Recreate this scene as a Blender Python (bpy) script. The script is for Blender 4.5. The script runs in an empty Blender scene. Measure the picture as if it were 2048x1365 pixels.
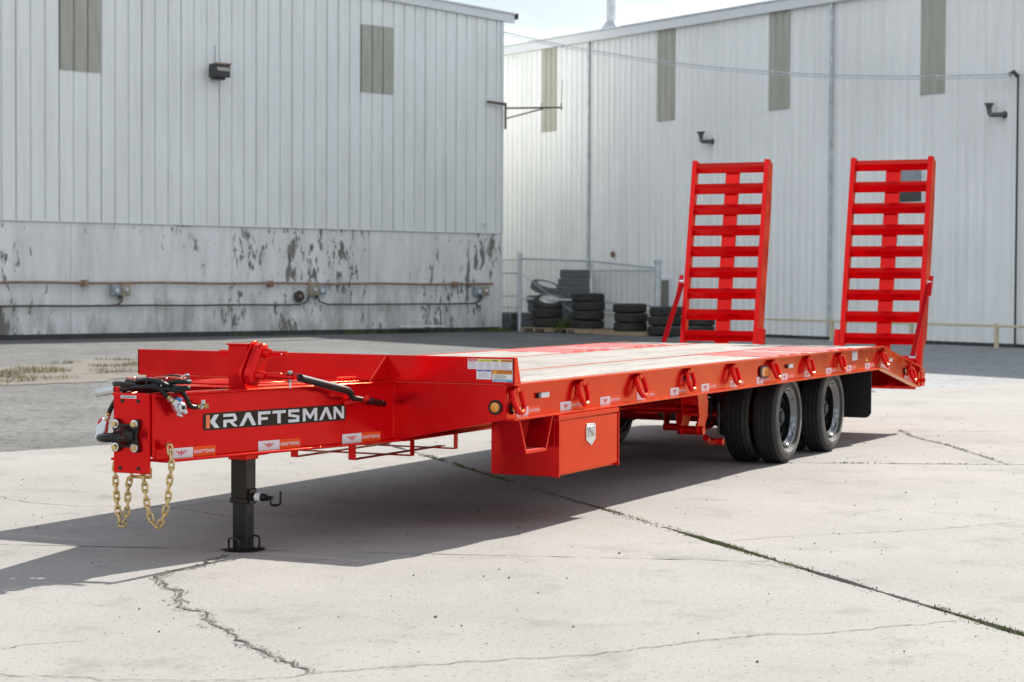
import bpy, bmesh, math, random
from mathutils import Vector, Matrix, noise
rad = math.radians
S = bpy.context.scene
COL = S.collection
rng = random.Random(7)

# ------------------------------------------------------------------ camera
cam_d = bpy.data.cameras.new('camera'); cam = bpy.data.objects.new('camera', cam_d); COL.objects.link(cam)
YAW, PITCH, ROLL = 0.44641, -0.0296, 0.00469
fw = Vector((math.cos(YAW)*math.cos(PITCH), math.sin(YAW)*math.cos(PITCH), math.sin(PITCH)))
rt = Vector((math.sin(YAW), -math.cos(YAW), 0)); up = rt.cross(fw)
rt2 = rt*math.cos(ROLL) + up*math.sin(ROLL); up2 = -rt*math.sin(ROLL) + up*math.cos(ROLL)
m = Matrix((rt2, up2, -fw)).transposed().to_4x4(); m.translation = Vector((-10.327, -4.918, 1.4786))
cam.matrix_world = m
cam_d.sensor_width = 36.0; cam_d.lens = 70.0; cam_d.clip_end = 2000
cam_d.dof.use_dof = True; cam_d.dof.focus_distance = 10.9; cam_d.dof.aperture_fstop = 5.6
S.camera = cam

# ------------------------------------------------------------------ sun and sky
EL, AZ = rad(36.6), rad(-9.5)
SUN = Vector((math.cos(EL)*math.cos(AZ), math.cos(EL)*math.sin(AZ), math.sin(EL)))
sd = bpy.data.lights.new('sun', 'SUN'); sd.energy = 5.0; sd.angle = rad(0.55); sd.color = (1.0, .955, .89)
so = bpy.data.objects.new('sun', sd); COL.objects.link(so); so.location = SUN*60
so.rotation_euler = SUN.to_track_quat('Z', 'Y').to_euler()
w = bpy.data.worlds.new('World'); S.world = w; w.use_nodes = True
nt = w.node_tree; nt.nodes.clear()
def N(nt, t, **k):
    n = nt.nodes.new(t)
    for a, b in k.items(): setattr(n, a, b)
    return n
sky = N(nt, 'ShaderNodeTexSky', sky_type='NISHITA'); sky.sun_disc = False
sky.sun_elevation = EL; sky.sun_rotation = math.atan2(SUN.x, SUN.y); sky.dust_density = 1.5; sky.air_density = 1.0; sky.ozone_density = 1.0
tc = N(nt, 'ShaderNodeTexCoord'); sep = N(nt, 'ShaderNodeSeparateXYZ'); nt.links.new(tc.outputs['Generated'], sep.inputs[0])
zz = N(nt, 'ShaderNodeMath', operation='ADD'); zz.inputs[1].default_value = .16; nt.links.new(sep.outputs[2], zz.inputs[0])
zm = N(nt, 'ShaderNodeMath', operation='MAXIMUM'); zm.inputs[1].default_value = .05; nt.links.new(zz.outputs[0], zm.inputs[0])
dv = N(nt, 'ShaderNodeVectorMath', operation='DIVIDE'); cb = N(nt, 'ShaderNodeCombineXYZ')
for i in range(3): nt.links.new(zm.outputs[0], cb.inputs[i])
nt.links.new(tc.outputs['Generated'], dv.inputs[0]); nt.links.new(cb.outputs[0], dv.inputs[1])
cn = N(nt, 'ShaderNodeTexNoise'); cn.inputs['Scale'].default_value = 1.7; cn.inputs['Detail'].default_value = 7; cn.inputs['Roughness'].default_value = .58
nt.links.new(dv.outputs[0], cn.inputs['Vector'])
cr = N(nt, 'ShaderNodeValToRGB'); cr.color_ramp.elements[0].position = .40; cr.color_ramp.elements[1].position = .60
nt.links.new(cn.outputs['Fac'], cr.inputs[0])
cn2 = N(nt, 'ShaderNodeTexNoise'); cn2.inputs['Scale'].default_value = 4.0; cn2.inputs['Detail'].default_value = 5
nt.links.new(dv.outputs[0], cn2.inputs['Vector'])
cr2 = N(nt, 'ShaderNodeValToRGB'); cr2.color_ramp.elements[0].color = (8.6, 9.3, 10.2, 1); cr2.color_ramp.elements[1].color = (14.5, 14.6, 14.7, 1)
cr2.color_ramp.elements[0].position = .36; cr2.color_ramp.elements[1].position = .62
nt.links.new(cn2.outputs['Fac'], cr2.inputs[0])
mx = N(nt, 'ShaderNodeMixRGB'); nt.links.new(cr.outputs[0], mx.inputs[0]); nt.links.new(sky.outputs[0], mx.inputs[1]); nt.links.new(cr2.outputs[0], mx.inputs[2])
bg = N(nt, 'ShaderNodeBackground'); bg.inputs[1].default_value = .073; nt.links.new(mx.outputs[0], bg.inputs[0])
wo = N(nt, 'ShaderNodeOutputWorld'); nt.links.new(bg.outputs[0], wo.inputs[0])
S.view_settings.view_transform = 'Standard'; S.view_settings.look = 'None'; S.view_settings.exposure = 0.75; S.view_settings.gamma = 1
S.view_settings.use_curve_mapping = False
S.render.engine = 'CYCLES'

# ------------------------------------------------------------------ materials
def mat(name, col, rough=.5, metal=0, coat=0, spec=.5, var=0, vscale=8, bump=0, bscale=60, col2=None, stretch=(1,1,1), coat_rough=.06, detail=6):
    M = bpy.data.materials.new(name); M.use_nodes = True; t = M.node_tree; b = t.nodes['Principled BSDF']
    b.inputs['Base Color'].default_value = (*col, 1); b.inputs['Roughness'].default_value = rough; b.inputs['Metallic'].default_value = metal
    b.inputs['Coat Weight'].default_value = coat; b.inputs['Coat Roughness'].default_value = coat_rough; b.inputs['Specular IOR Level'].default_value = spec
    tcx = N(t, 'ShaderNodeTexCoord'); mp = N(t, 'ShaderNodeMapping'); mp.inputs['Scale'].default_value = stretch
    t.links.new(tcx.outputs['Object'], mp.inputs[0])
    if var or col2:
        n = N(t, 'ShaderNodeTexNoise'); n.inputs['Scale'].default_value = vscale; n.inputs['Detail'].default_value = detail; n.inputs['Roughness'].default_value = .6
        t.links.new(mp.outputs[0], n.inputs['Vector'])
        r = N(t, 'ShaderNodeValToRGB'); e = r.color_ramp.elements; e[0].position = .3; e[1].position = .7
        c2 = col2 or tuple(c*(1-var) for c in col); e[0].color = (*c2, 1); e[1].color = (*(min(1, c*(1+(var if not col2 else 0))) for c in col), 1)
        t.links.new(n.outputs['Fac'], r.inputs[0]); t.links.new(r.outputs[0], b.inputs['Base Color'])
    if bump:
        n2 = N(t, 'ShaderNodeTexNoise'); n2.inputs['Scale'].default_value = bscale; n2.inputs['Detail'].default_value = 4
        t.links.new(mp.outputs[0], n2.inputs['Vector'])
        bp = N(t, 'ShaderNodeBump'); bp.inputs['Strength'].default_value = bump; bp.inputs['Distance'].default_value = .01
        t.links.new(n2.outputs['Fac'], bp.inputs['Height']); t.links.new(bp.outputs[0], b.inputs['Normal'])
    return M
MT = {}
MT['red'] = mat('red_paint', (.70, .005, .014), .16, metal=.58, coat=.0, spec=.45, var=.05, vscale=2.2, bump=.03, bscale=55, coat_rough=.05)
MT['red'].node_tree.nodes['Principled BSDF'].inputs['Specular Tint'].default_value = (1.0, .95, .38, 1)
_t = MT['red'].node_tree; _n = N(_t, 'ShaderNodeTexNoise'); _n.inputs['Scale'].default_value = 3.5; _n.inputs['Detail'].default_value = 7
_g = N(_t, 'ShaderNodeNewGeometry'); _t.links.new(_g.outputs['Position'], _n.inputs['Vector'])
_m = N(_t, 'ShaderNodeMapRange'); _m.inputs[1].default_value = .35; _m.inputs[2].default_value = .75; _m.inputs[3].default_value = .12; _m.inputs[4].default_value = .30
_t.links.new(_n.outputs['Fac'], _m.inputs[0]); _t.links.new(_m.outputs[0], _t.nodes['Principled BSDF'].inputs['Roughness'])
MT['black'] = mat('black_paint', (.006, .006, .0065), .34, coat=.12, spec=.35, bump=.05, bscale=80)
MT['bronze'] = mat('olive_black_paint', (.012, .009, .006), .3, spec=.3, coat=.08, var=.2, vscale=9)
MT['sunlit_dusty'] = mat('sunlit_dusty_sidewall', (.17, .158, .138), .8, col2=(.075, .070, .063), vscale=7, bump=.1, bscale=40)  # dusty rubber, its colour lightened to stand for grazing sun
MT['rubber'] = mat('rubber', (.016, .016, .016), .66, var=.3, vscale=14, bump=.12, bscale=40)
MT['flap'] = mat('flap_rubber', (.008, .009, .009), .55, bump=.05)
MT['rim'] = mat('gloss_black_rim', (.16, .165, .175), .09, metal=.95, coat=.5, coat_rough=.03)
MT['steel'] = mat('steel', (.55, .56, .57), .32, metal=1, var=.15, vscale=20)
MT['chrome'] = mat('stainless', (.72, .72, .72), .18, metal=1)
MT['zinc'] = mat('yellow_zinc', (.62, .47, .22), .34, metal=.9, var=.22, vscale=30)
MT['brass'] = mat('brass', (.50, .36, .14), .35, metal=1, var=.2, vscale=30)
MT['alu'] = mat('cast_aluminium', (.62, .63, .65), .38, metal=.85, var=.15, vscale=40, bump=.1)
MT['hose'] = mat('hose_rubber', (.008, .008, .0085), .42, spec=.3)
MT['redhose'] = mat('red_hose', (.48, .07, .03), .45)
MT['white'] = mat('white_print', (.74, .74, .76), .35, spec=.15, var=.04)
MT['orange'] = mat('orange_print', (.85, .09, .012), .35, spec=.15)
MT['brown'] = mat('dark_brown_print', (.028, .020, .012), .33, spec=.15, coat=.1)
MT['salmon'] = mat('salmon_print', (.86, .22, .09), .35, spec=.15)
MT['redprint'] = mat('red_print', (.66, .03, .03), .4, spec=.15)
MT['yellow'] = mat('yellow_print', (.72, .68, .10), .4, spec=.15)
MT['amberprint'] = mat('amber_print', (.66, .24, .03), .4, spec=.15)
MT['blueprint'] = mat('blue_print', (.05, .12, .42), .4, spec=.15)
MT['cyan'] = mat('cyan_print', (.03, .35, .62), .4, spec=.15)
MT['ink'] = mat('ink', (.10, .09, .09), .5)
MT['grey_ink'] = mat('grey_ink', (.34, .34, .36), .5)
MT['amber'] = mat('amber_lens', (.80, .30, .01), .15, coat=1, bump=.5, bscale=180)
MT['blue'] = mat('blue_plastic', (.04, .16, .42), .4)
MT['redplastic'] = mat('red_plastic', (.5, .02, .02), .4)
MT['galv'] = mat('galvanised', (.55, .58, .60), .45, metal=.3, var=.2, vscale=6)
MT['rust'] = mat('rust', (.22, .11, .065), .85, col2=(.40, .31, .235), vscale=4, bump=.3, detail=9)
MT['darkpipe'] = mat('dark_pipe', (.06, .055, .05), .7, col2=(.17, .13, .10), vscale=5)
MT['beige'] = mat('beige_box', (.36, .32, .235), .6, var=.2)
MT['greybox'] = mat('grey_box', (.30, .34, .37), .55, var=.2)
MT['darkmetal'] = mat('dark_metal', (.05, .05, .05), .55, var=.3)
MT['ventgrey'] = mat('vent_grey', (.10, .11, .115), .5, var=.3)
MT['woodpallet'] = mat('pallet_wood', (.40, .30, .20), .85, var=.3, vscale=6, stretch=(1, 8, 8))
MT['barrier'] = mat('tan_barrier', (.60, .53, .36), .7, var=.15)
MT['door'] = mat('grey_door', (.20, .20, .17), .6)
MT['trim'] = mat('white_trim', (.72, .74, .75), .5, var=.05)
MT['glass'] = mat('dark_glass', (.01, .012, .012), .08, coat=1)
MT['lampglass'] = mat('lamp_glass', (.35, .32, .26), .15, coat=1)
MT['fibreglass'] = mat('fibreglass', (.42, .415, .35), .5, var=.12, vscale=2, stretch=(3, 3, .5))
MT['debris'] = mat('debris', (.10, .055, .035), .9, var=.4)
MT['moss'] = mat('moss', (.13, .15, .05), .95, var=.5, vscale=12)
MT['drygrass'] = mat('dry_grass', (.27, .22, .13), .95, col2=(.14, .145, .06), vscale=1.2)
MT['weed'] = mat('weed', (.10, .16, .03), .9, var=.4)
MT['soil'] = mat('soil', (.15, .133, .108), .95, var=.3, vscale=1.5, bump=.6, bscale=12)

def siding_mat(name, col, dirt):
    M = mat(name, col, .45, spec=.4); t = M.node_tree; b = t.nodes['Principled BSDF']
    g = N(t, 'ShaderNodeNewGeometry'); mp = N(t, 'ShaderNodeMapping'); mp.inputs['Scale'].default_value = (3.2, 3.2, .22); t.links.new(g.outputs['Position'], mp.inputs[0])
    n = N(t, 'ShaderNodeTexNoise'); n.inputs['Scale'].default_value = 1.3; n.inputs['Detail'].default_value = 8; n.inputs['Roughness'].default_value = .62; t.links.new(mp.outputs[0], n.inputs['Vector'])
    r = N(t, 'ShaderNodeValToRGB'); e = r.color_ramp.elements; e[0].position = .28; e[1].position = .55; e[0].color = (*dirt, 1); e[1].color = (*col, 1)
    t.links.new(n.outputs['Fac'], r.inputs[0])
    n3 = N(t, 'ShaderNodeTexNoise'); n3.inputs['Scale'].default_value = .35; n3.inputs['Detail'].default_value = 4; t.links.new(g.outputs['Position'], n3.inputs['Vector'])
    mx = N(t, 'ShaderNodeMixRGB', blend_type='MULTIPLY'); mx.inputs[0].default_value = .2
    t.links.new(r.outputs[0], mx.inputs[1]); t.links.new(n3.outputs['Fac'], mx.inputs[2]); 
    gm = N(t, 'ShaderNodeMixRGB', blend_type='MULTIPLY'); gm.inputs[0].default_value = 1; gm.inputs[2].default_value = (1.1, 1.1, 1.1, 1)
    t.links.new(mx.outputs[0], gm.inputs[1]); t.links.new(gm.outputs[0], b.inputs['Base Color'])
    n2 = N(t, 'ShaderNodeTexNoise'); n2.inputs['Scale'].default_value = 1.1; n2.inputs['Detail'].default_value = 2; t.links.new(g.outputs['Position'], n2.inputs['Vector'])
    bp = N(t, 'ShaderNodeBump'); bp.inputs['Strength'].default_value = .45; bp.inputs['Distance'].default_value = .06
    t.links.new(n2.outputs['Fac'], bp.inputs['Height']); t.links.new(bp.outputs[0], b.inputs['Normal'])
    return M
MT['siding_a'] = siding_mat('siding_left', (.865, .885, .865), (.77, .785, .765))
MT['siding_b'] = siding_mat('siding_right', (.90, .91, .89), (.81, .82, .80))

def peel_mat(th=.925, shift=0.0):
    M = mat('peeling_wall', (.6, .6, .6), .8); t = M.node_tree; b = t.nodes['Principled BSDF']
    g = N(t, 'ShaderNodeNewGeometry')
    def noise_n(sc, s, d, ro=.6):
        mp = N(t, 'ShaderNodeMapping'); mp.inputs['Scale'].default_value = sc; t.links.new(g.outputs['Position'], mp.inputs[0])
        n = N(t, 'ShaderNodeTexNoise'); n.inputs['Scale'].default_value = s; n.inputs['Detail'].default_value = d; n.inputs['Roughness'].default_value = ro
        t.links.new(mp.outputs[0], n.inputs['Vector']); return n
    def ramp(src, a, b_, c0=(0,0,0,1), c1=(1,1,1,1)):
        r = N(t, 'ShaderNodeValToRGB'); e = r.color_ramp.elements; e[0].position = a; e[1].position = b_; e[0].color = c0; e[1].color = c1; t.links.new(src, r.inputs[0]); return r
    fine = noise_n((3.6, 3.6, 1.25), 1.6, 10, .70); zone = noise_n((.55, .55, .30), 1.0, 2)
    add = N(t, 'ShaderNodeMath', operation='MULTIPLY_ADD'); t.links.new(zone.outputs['Fac'], add.inputs[0]); add.inputs[1].default_value = .62; t.links.new(fine.outputs['Fac'], add.inputs[2])
    peel = ramp(add.outputs[0], th-.012, th)
    streak = noise_n((2.2, 2.2, .35), 1.0, 8, .7)
    paint = ramp(streak.outputs['Fac'], .30, .60, (.64, .64, .615, 1), (.84, .85, .84, 1))
    sx = N(t, 'ShaderNodeSeparateXYZ'); t.links.new(g.outputs['Position'], sx.inputs[0]); gn = noise_n((1.4, 1.4, .5), 1.2, 8, .72)
    ga = N(t, 'ShaderNodeMath', operation='MULTIPLY_ADD'); t.links.new(sx.outputs[2], ga.inputs[0]); ga.inputs[1].default_value = -.14; t.links.new(gn.outputs['Fac'], ga.inputs[2])
    gr_ = ramp(ga.outputs[0], .36, .58, (1, 1, 1, 1), (.55, .545, .51, 1)); gm_ = N(t, 'ShaderNodeMixRGB', blend_type='MULTIPLY'); gm_.inputs[0].default_value = 1
    t.links.new(paint.outputs[0], gm_.inputs[1]); t.links.new(gr_.outputs[0], gm_.inputs[2]); paint = gm_
    sub = noise_n((1, 1, 1), 3.0, 6); under = ramp(sub.outputs['Fac'], .3, .7, (.13, .125, .115, 1), (.32, .30, .265, 1))
    mx = N(t, 'ShaderNodeMixRGB'); t.links.new(peel.outputs[0], mx.inputs[0]); t.links.new(paint.outputs[0], mx.inputs[1]); t.links.new(under.outputs[0], mx.inputs[2])
    t.links.new(mx.outputs[0], b.inputs['Base Color'])
    bp = N(t, 'ShaderNodeBump'); bp.inputs['Strength'].default_value = .4; bp.inputs['Distance'].default_value = .01; bp.invert = True
    t.links.new(peel.outputs[0], bp.inputs['Height']); t.links.new(bp.outputs[0], b.inputs['Normal'])
    return M
MT['peel'] = peel_mat(); MT['peel_light'] = peel_mat(.985); MT['peel_heavy'] = peel_mat(.885)

def ground_mat(name, base, lo, speck, specksz, stain=.5, bump=.3, speck_amt=.62):
    M = mat(name, base, .9, spec=.25); t = M.node_tree; b = t.nodes['Principled BSDF']
    g = N(t, 'ShaderNodeNewGeometry')
    def nz(s, d, ro=.6, sc=(1, 1, 1)):
        mp = N(t, 'ShaderNodeMapping'); mp.inputs['Scale'].default_value = sc; t.links.new(g.outputs['Position'], mp.inputs[0])
        n = N(t, 'ShaderNodeTexNoise'); n.inputs['Scale'].default_value = s; n.inputs['Detail'].default_value = d; n.inputs['Roughness'].default_value = ro
        t.links.new(mp.outputs[0], n.inputs['Vector']); return n.outputs['Fac']
    def ramp(src, a, b_, c0, c1):
        r = N(t, 'ShaderNodeValToRGB'); e = r.color_ramp.elements; e[0].position = a; e[1].position = b_; e[0].color = (*c0, 1); e[1].color = (*c1, 1); t.links.new(src, r.inputs[0]); return r.outputs[0]
    big = ramp(nz(.55, 8, .62), .32, .68, lo, base)
    def mul(a, c, f):
        x = N(t, 'ShaderNodeMixRGB', blend_type='MULTIPLY'); x.inputs[0].default_value = f; t.links.new(a, x.inputs[1]); t.links.new(c, x.inputs[2]); return x.outputs[0]
    st = ramp(nz(1.9, 10, .7), .30, .47, (.62, .62, .62), (1, 1, 1)); c = mul(big, st, stain)
    sp = ramp(nz(specksz, 3, .75), speck_amt-.055, speck_amt, (1, 1, 1), speck)
    c = mul(c, sp, .9)
    gr = ramp(nz(110, 4, .85), .25, .75, (.68, .68, .68), (1.2, 1.2, 1.2)); c = mul(c, gr, .8)
    t.links.new(c, b.inputs['Base Color'])
    bp = N(t, 'ShaderNodeBump'); bp.inputs['Strength'].default_value = bump; bp.inputs['Distance'].default_value = .006
    t.links.new(nz(90, 5, .7), bp.inputs['Height']); t.links.new(bp.outputs[0], b.inputs['Normal'])
    return M
MT['concrete'] = ground_mat('concrete', (.340, .326, .304), (.278, .267, .250), (.40, .40, .40), 36, stain=.7, speck_amt=.655)
MT['lightened_gravel'] = ground_mat('shade_lightened_gravel', (.33, .34, .345), (.26, .27, .275), (.6, .6, .6), 9, stain=.6, bump=.8, speck_amt=.60)  # gravel colour raised to offset the right building's cast shadow
MT['asphalt'] = ground_mat('asphalt', (.20, .198, .192), (.125, .125, .122), (.5, .49, .46), 11, stain=.9, bump=.8, speck_amt=.585)
MT['crack'] = mat('crack_dark', (.045, .04, .033), .95, col2=(.16, .14, .115), vscale=9, detail=8)
def wood_mat():
    M = mat('deck_wood', (.62, .55, .45), .7); t = M.node_tree; b = t.nodes['Principled BSDF']
    g = N(t, 'ShaderNodeNewGeometry'); oi = N(t, 'ShaderNodeObjectInfo')
    mp = N(t, 'ShaderNodeMapping'); mp.inputs['Scale'].default_value = (.5, 9, 1); t.links.new(g.outputs['Position'], mp.inputs[0])
    n = N(t, 'ShaderNodeTexNoise'); n.inputs['Scale'].default_value = 2.4; n.inputs['Detail'].default_value = 9; n.inputs['Roughness'].default_value = .65; t.links.new(mp.outputs[0], n.inputs['Vector'])
    r = N(t, 'ShaderNodeValToRGB'); e = r.color_ramp.elements; e[0].position = .34; e[1].position = .56; e[0].color = (.17, .14, .105, 1); e[1].color = (.35, .33, .30, 1)
    t.links.new(n.outputs['Fac'], r.inputs[0])
    x = N(t, 'ShaderNodeMixRGB', blend_type='MULTIPLY'); x.inputs[0].default_value = .18; t.links.new(r.outputs[0], x.inputs[1]); t.links.new(oi.outputs['Random'], x.inputs[2]); t.links.new(x.outputs[0], b.inputs['Base Color'])
    return M
MT['wood'] = wood_mat()
MT['tread'] = mat('tread_plate', (.62, .06, .05), .5, metal=.3, coat=.05, bump=.8, bscale=70)

# ------------------------------------------------------------------ mesh builder
class MB:
    def __init__(s): s.v = []; s.f = []
    def add(s, vs, fs):
        o = len(s.v); s.v += [tuple(p) for p in vs]; s.f += [tuple(i+o for i in f) for f in fs]; return s
    def box(s, x0, x1, y0, y1, z0, z1):
        return s.add([(x, y, z) for x in (x0, x1) for y in (y0, y1) for z in (z0, z1)],
                     [(0,1,3,2), (4,6,7,5), (0,4,5,1), (2,3,7,6), (0,2,6,4), (1,5,7,3)])
    def slab(s, pts, d):       # polygon extruded by vector d
        d = Vector(d); n = len(pts); P = [Vector(p) for p in pts]
        return s.add(P+[p+d for p in P], [tuple(range(n))[::-1], tuple(range(n, 2*n))]+[(i, (i+1) % n, n+(i+1) % n, n+i) for i in range(n)])
    def flat(s, pts): return s.add(pts, [tuple(range(len(pts)))])
    def bar(s, a, b, wu, wv, u=(0, 0, 1)):   # rectangular bar from a to b
        a, b, u = Vector(a), Vector(b), Vector(u); d = (b-a).normalized(); v = d.cross(u).normalized(); u = v.cross(d).normalized()
        c = [u*wu/2+v*wv/2, -u*wu/2+v*wv/2, -u*wu/2-v*wv/2, u*wu/2-v*wv/2]
        return s.add([a+q for q in c]+[b+q for q in c], [(0,1,2,3), (7,6,5,4)]+[(i, 4+i, 4+(i+1) % 4, (i+1) % 4) for i in range(4)])
    def tube(s, path, r, n=10, closed=False):
        P = [Vector(p) for p in path]; L = len(P); rings = []; rr = r if isinstance(r, (list, tuple)) else [r]*L
        t0 = (P[1]-P[0]).normalized(); u = t0.orthogonal().normalized()
        for i in range(L):
            if closed: t = (P[(i+1) % L]-P[i-1]).normalized()
            else: t = (P[min(i+1, L-1)]-P[max(i-1, 0)]).normalized()
            u = (u-t*u.dot(t)).normalized(); v = t.cross(u)
            rings.append([P[i]+(u*math.cos(2*math.pi*k/n)+v*math.sin(2*math.pi*k/n))*rr[i] for k in range(n)])
        vs = [q for R in rings for q in R]; fs = []
        for i in range(L if closed else L-1):
            j = (i+1) % L
            for k in range(n): fs.append((i*n+k, i*n+(k+1) % n, j*n+(k+1) % n, j*n+k))
        if not closed: fs += [tuple(range(n))[::-1], tuple((L-1)*n+k for k in range(n))]
        return s.add(vs, fs)
    def lathe(s, prof, c, axis=(0, 1, 0), n=40, closed=False, caps=True):   # prof: (radius, offset along axis)
        a = Vector(axis).normalized(); u = a.orthogonal().normalized(); v = a.cross(u); c = Vector(c); L = len(prof); vs = []
        for r, h in prof:
            for k in range(n): vs.append(c+a*h+(u*math.cos(2*math.pi*k/n)+v*math.sin(2*math.pi*k/n))*r)
        fs = []
        for i in range(L if closed else L-1):
            j = (i+1) % L
            for k in range(n): fs.append((i*n+k, i*n+(k+1) % n, j*n+(k+1) % n, j*n+k))
        if not closed and caps: fs += [tuple(range(n))[::-1], tuple((L-1)*n+k for k in range(n))]
        return s.add(vs, fs)
    def mesh(s, name, material, smooth=True, fix=True):
        me = bpy.data.meshes.new(name); me.from_pydata(s.v, [], s.f); me.materials.append(MT[material])
        if fix:
            b = bmesh.new(); b.from_mesh(me); bmesh.ops.recalc_face_normals(b, faces=b.faces); b.to_mesh(me); b.free()
        if smooth:
            me.polygons.foreach_set('use_smooth', [True]*len(me.polygons)); me.set_sharp_from_angle(angle=rad(32))
        me.update(); return me
    def build(s, name, material, parent=None, loc=None, rot=None, bevel=0, **k):
        return put(name, s.mesh(name, material, **k), parent, loc, rot, bevel)
def put(name, me, parent=None, loc=None, rot=None, bevel=0):
    o = bpy.data.objects.new(name, me); COL.objects.link(o); o.parent = parent
    if loc: o.location = loc
    if rot: o.rotation_euler = rot
    if bevel:
        b = o.modifiers.new('bevel', 'BEVEL'); b.width = bevel; b.segments = 2; b.limit_method = 'ANGLE'; b.angle_limit = rad(40)
    return o
def tag(o, label, cat, group=None):
    o['label'] = label; o['category'] = cat
    if group: o['group'] = group
    return o
def empty(name, loc=(0, 0, 0)):
    o = bpy.data.objects.new(name, None); COL.objects.link(o); o.location = loc; o.empty_display_size = .2; return o
def struct(o): o['kind'] = 'structure'; return o
def smooth_path(pts, n=6, closed=False):     # Catmull-Rom
    P = [Vector(p) for p in pts]; out = []; L = len(P)
    for i in range(L if closed else L-1):
        g = (lambda j: P[j % L]) if closed else (lambda j: P[max(0, min(L-1, j))])
        a, b, c, d = g(i-1), g(i), g(i+1), g(i+2)
        for k in range(n):
            t = k/n; out.append(.5*((2*b)+(c-a)*t+(2*a-5*b+4*c-d)*t*t+(3*b-a-3*c+d)*t**3))
    if not closed: out.append(P[-1])
    return out
def bx(name, material, parent, *a, bevel=.003): return MB().box(*a).build(name, material, parent, bevel=bevel, smooth=False)

# ================================================================== ground
struct(MB().flat([(-400, -400, -.03), (500, -400, -.03), (500, 400, -.03), (-400, 400, -.03)]).build('asphalt_yard', 'asphalt', smooth=False))
def clip(poly, p, d, keep):      # keep side: sign of cross(d, q-p)
    out = []; f = lambda q: keep*(d[0]*(q[1]-p[1])-d[1]*(q[0]-p[0]))
    for i in range(len(poly)):
        a, b = poly[i], poly[(i+1) % len(poly)]; fa, fb = f(a), f(b)
        if fa >= 0: out.append(a)
        if fa*fb < 0: t = fa/(fa-fb); out.append((a[0]+(b[0]-a[0])*t, a[1]+(b[1]-a[1])*t))
    return out
def off(p, d, g):                # shift line sideways
    L = math.hypot(*d); return (p[0]-d[1]/L*g, p[1]+d[0]/L*g)
YARD = [(-30, 16.73), (60, -11.36), (60, -40), (-30, -40)]
J1 = ((-1.84, -3.26), (6.21, 6.08)); J2 = ((-1.56, 2.45), (1.24, -3.75)); J4 = ((5.46, .04), (.73, -1.72)); J5 = ((9.07, .82), (.9, -1.75)); J6 = ((-2.2, -3.6), (.5, -1.7))
def jag(poly, amp, step=.07):
    out = []
    for i in range(len(poly)):
        a, b = Vector(poly[i]), Vector(poly[(i+1) % len(poly)]); L = (b-a).length; n = max(1, min(260, int(L/step)))
        t = (b-a).normalized(); nn = Vector((-t.y, t.x))
        for k in range(n):
            q = a+(b-a)*(k/n)
            if abs(q.x) < 22 and k: q = q+nn*(.035*noise.noise((q.x*1.3, q.y*1.3, 8.8))*(amp < .1)+amp*(noise.noise((q.x*7, q.y*7, 1.3))*.7+noise.noise((q.x*23, q.y*23, 4.1))*.5))
            out.append((q.x, q.y))
    return out
def cut(poly, J, sides=(1, -1), g=.009):
    return [clip(poly, off(J[0], J[1], k*g), J[1], k) for k in sides]
upper, lower = cut(YARD, J1, g=.017)
slabs = cut(upper, J2, g=.004)
a4, b4 = cut(lower, J4, g=.006); a5, b5 = cut(a4, J5, g=.006); slabs += [q for q in (b4, a5, b5)]
yard = struct(empty('concrete_yard', (0, 0, 0)))
for p in slabs:
    if len(p) < 3: continue
    q = jag(p, .019)
    bm = bmesh.new(); vs = [bm.verts.new((x, y, 0)) for x, y in q]; f = bm.faces.new(vs)
    r = bmesh.ops.extrude_face_region(bm, geom=[f]); bmesh.ops.translate(bm, vec=(0, 0, -.06), verts=[v for v in r['geom'] if isinstance(v, bmesh.types.BMVert)])
    bmesh.ops.triangulate(bm, faces=[f for f in bm.faces if len(f.verts) > 4]); bmesh.ops.recalc_face_normals(bm, faces=bm.faces)
    me = bpy.data.meshes.new('concrete_slab'); bm.to_mesh(me); bm.free(); me.materials.append(MT['concrete']); put('concrete_slab', me, yard)
CR = [([(.4, 4.08), (.22, 3.76), (.17, 3.28), (.25, 3.01), (.37, 2.66), (.17, 2.14), (.02, 1.93)], .011),
      ([(.37, 2.66), (.96, 2.55), (1.44, 2.34), (1.9, 1.96), (2.58, 1.27)], .009),
      ([(-1.36, 1.06), (-1.53, 1.05), (-1.79, .96), (-2.06, .97), (-2.21, .9), (-2.42, .71), (-2.53, .55), (-2.83, .36), (-2.92, .24), (-2.96, .13), (-3.19, -.09), (-3.44, -.39), (-3.67, -.68), (-3.92, -1.02)], .020),
      ([(-4.6, .5), (-4.47, 0), (-4.42, -.19), (-4.33, -.47), (-4.24, -.69), (-4.14, -.84), (-4.05, -.96), (-3.92, -1.02)], .008),
      ([(-3.92, -1.02), (-3.77, -1.14), (-3.56, -1.34), (-3.31, -1.57), (-3.14, -1.78), (-2.89, -1.92), (-2.62, -2.1), (-2.4, -2.24), (-2.23, -2.45), (-1.99, -2.66), (-1.73, -2.86), (-1.61, -2.98)], .009),
      ([(.4, -1.1), (.59, -1.22), (.9, -1.42), (1.28, -1.8), (1.67, -2.12), (2.24, -2.46), (3.2, -3.0)], .008),
      ([(9.42, .2), (8.65, -.15), (7.9, -.62), (7.28, -.96), (6.13, -1.57)], .016),
      ([(-4.07, .34), (-3.9, .3), (-3.73, .15)], .006),
      ([(-.27, -.94), (-.33, -1.25), (-.32, -1.48), (-.4, -1.72), (-.39, -1.93)], .006)]
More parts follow.
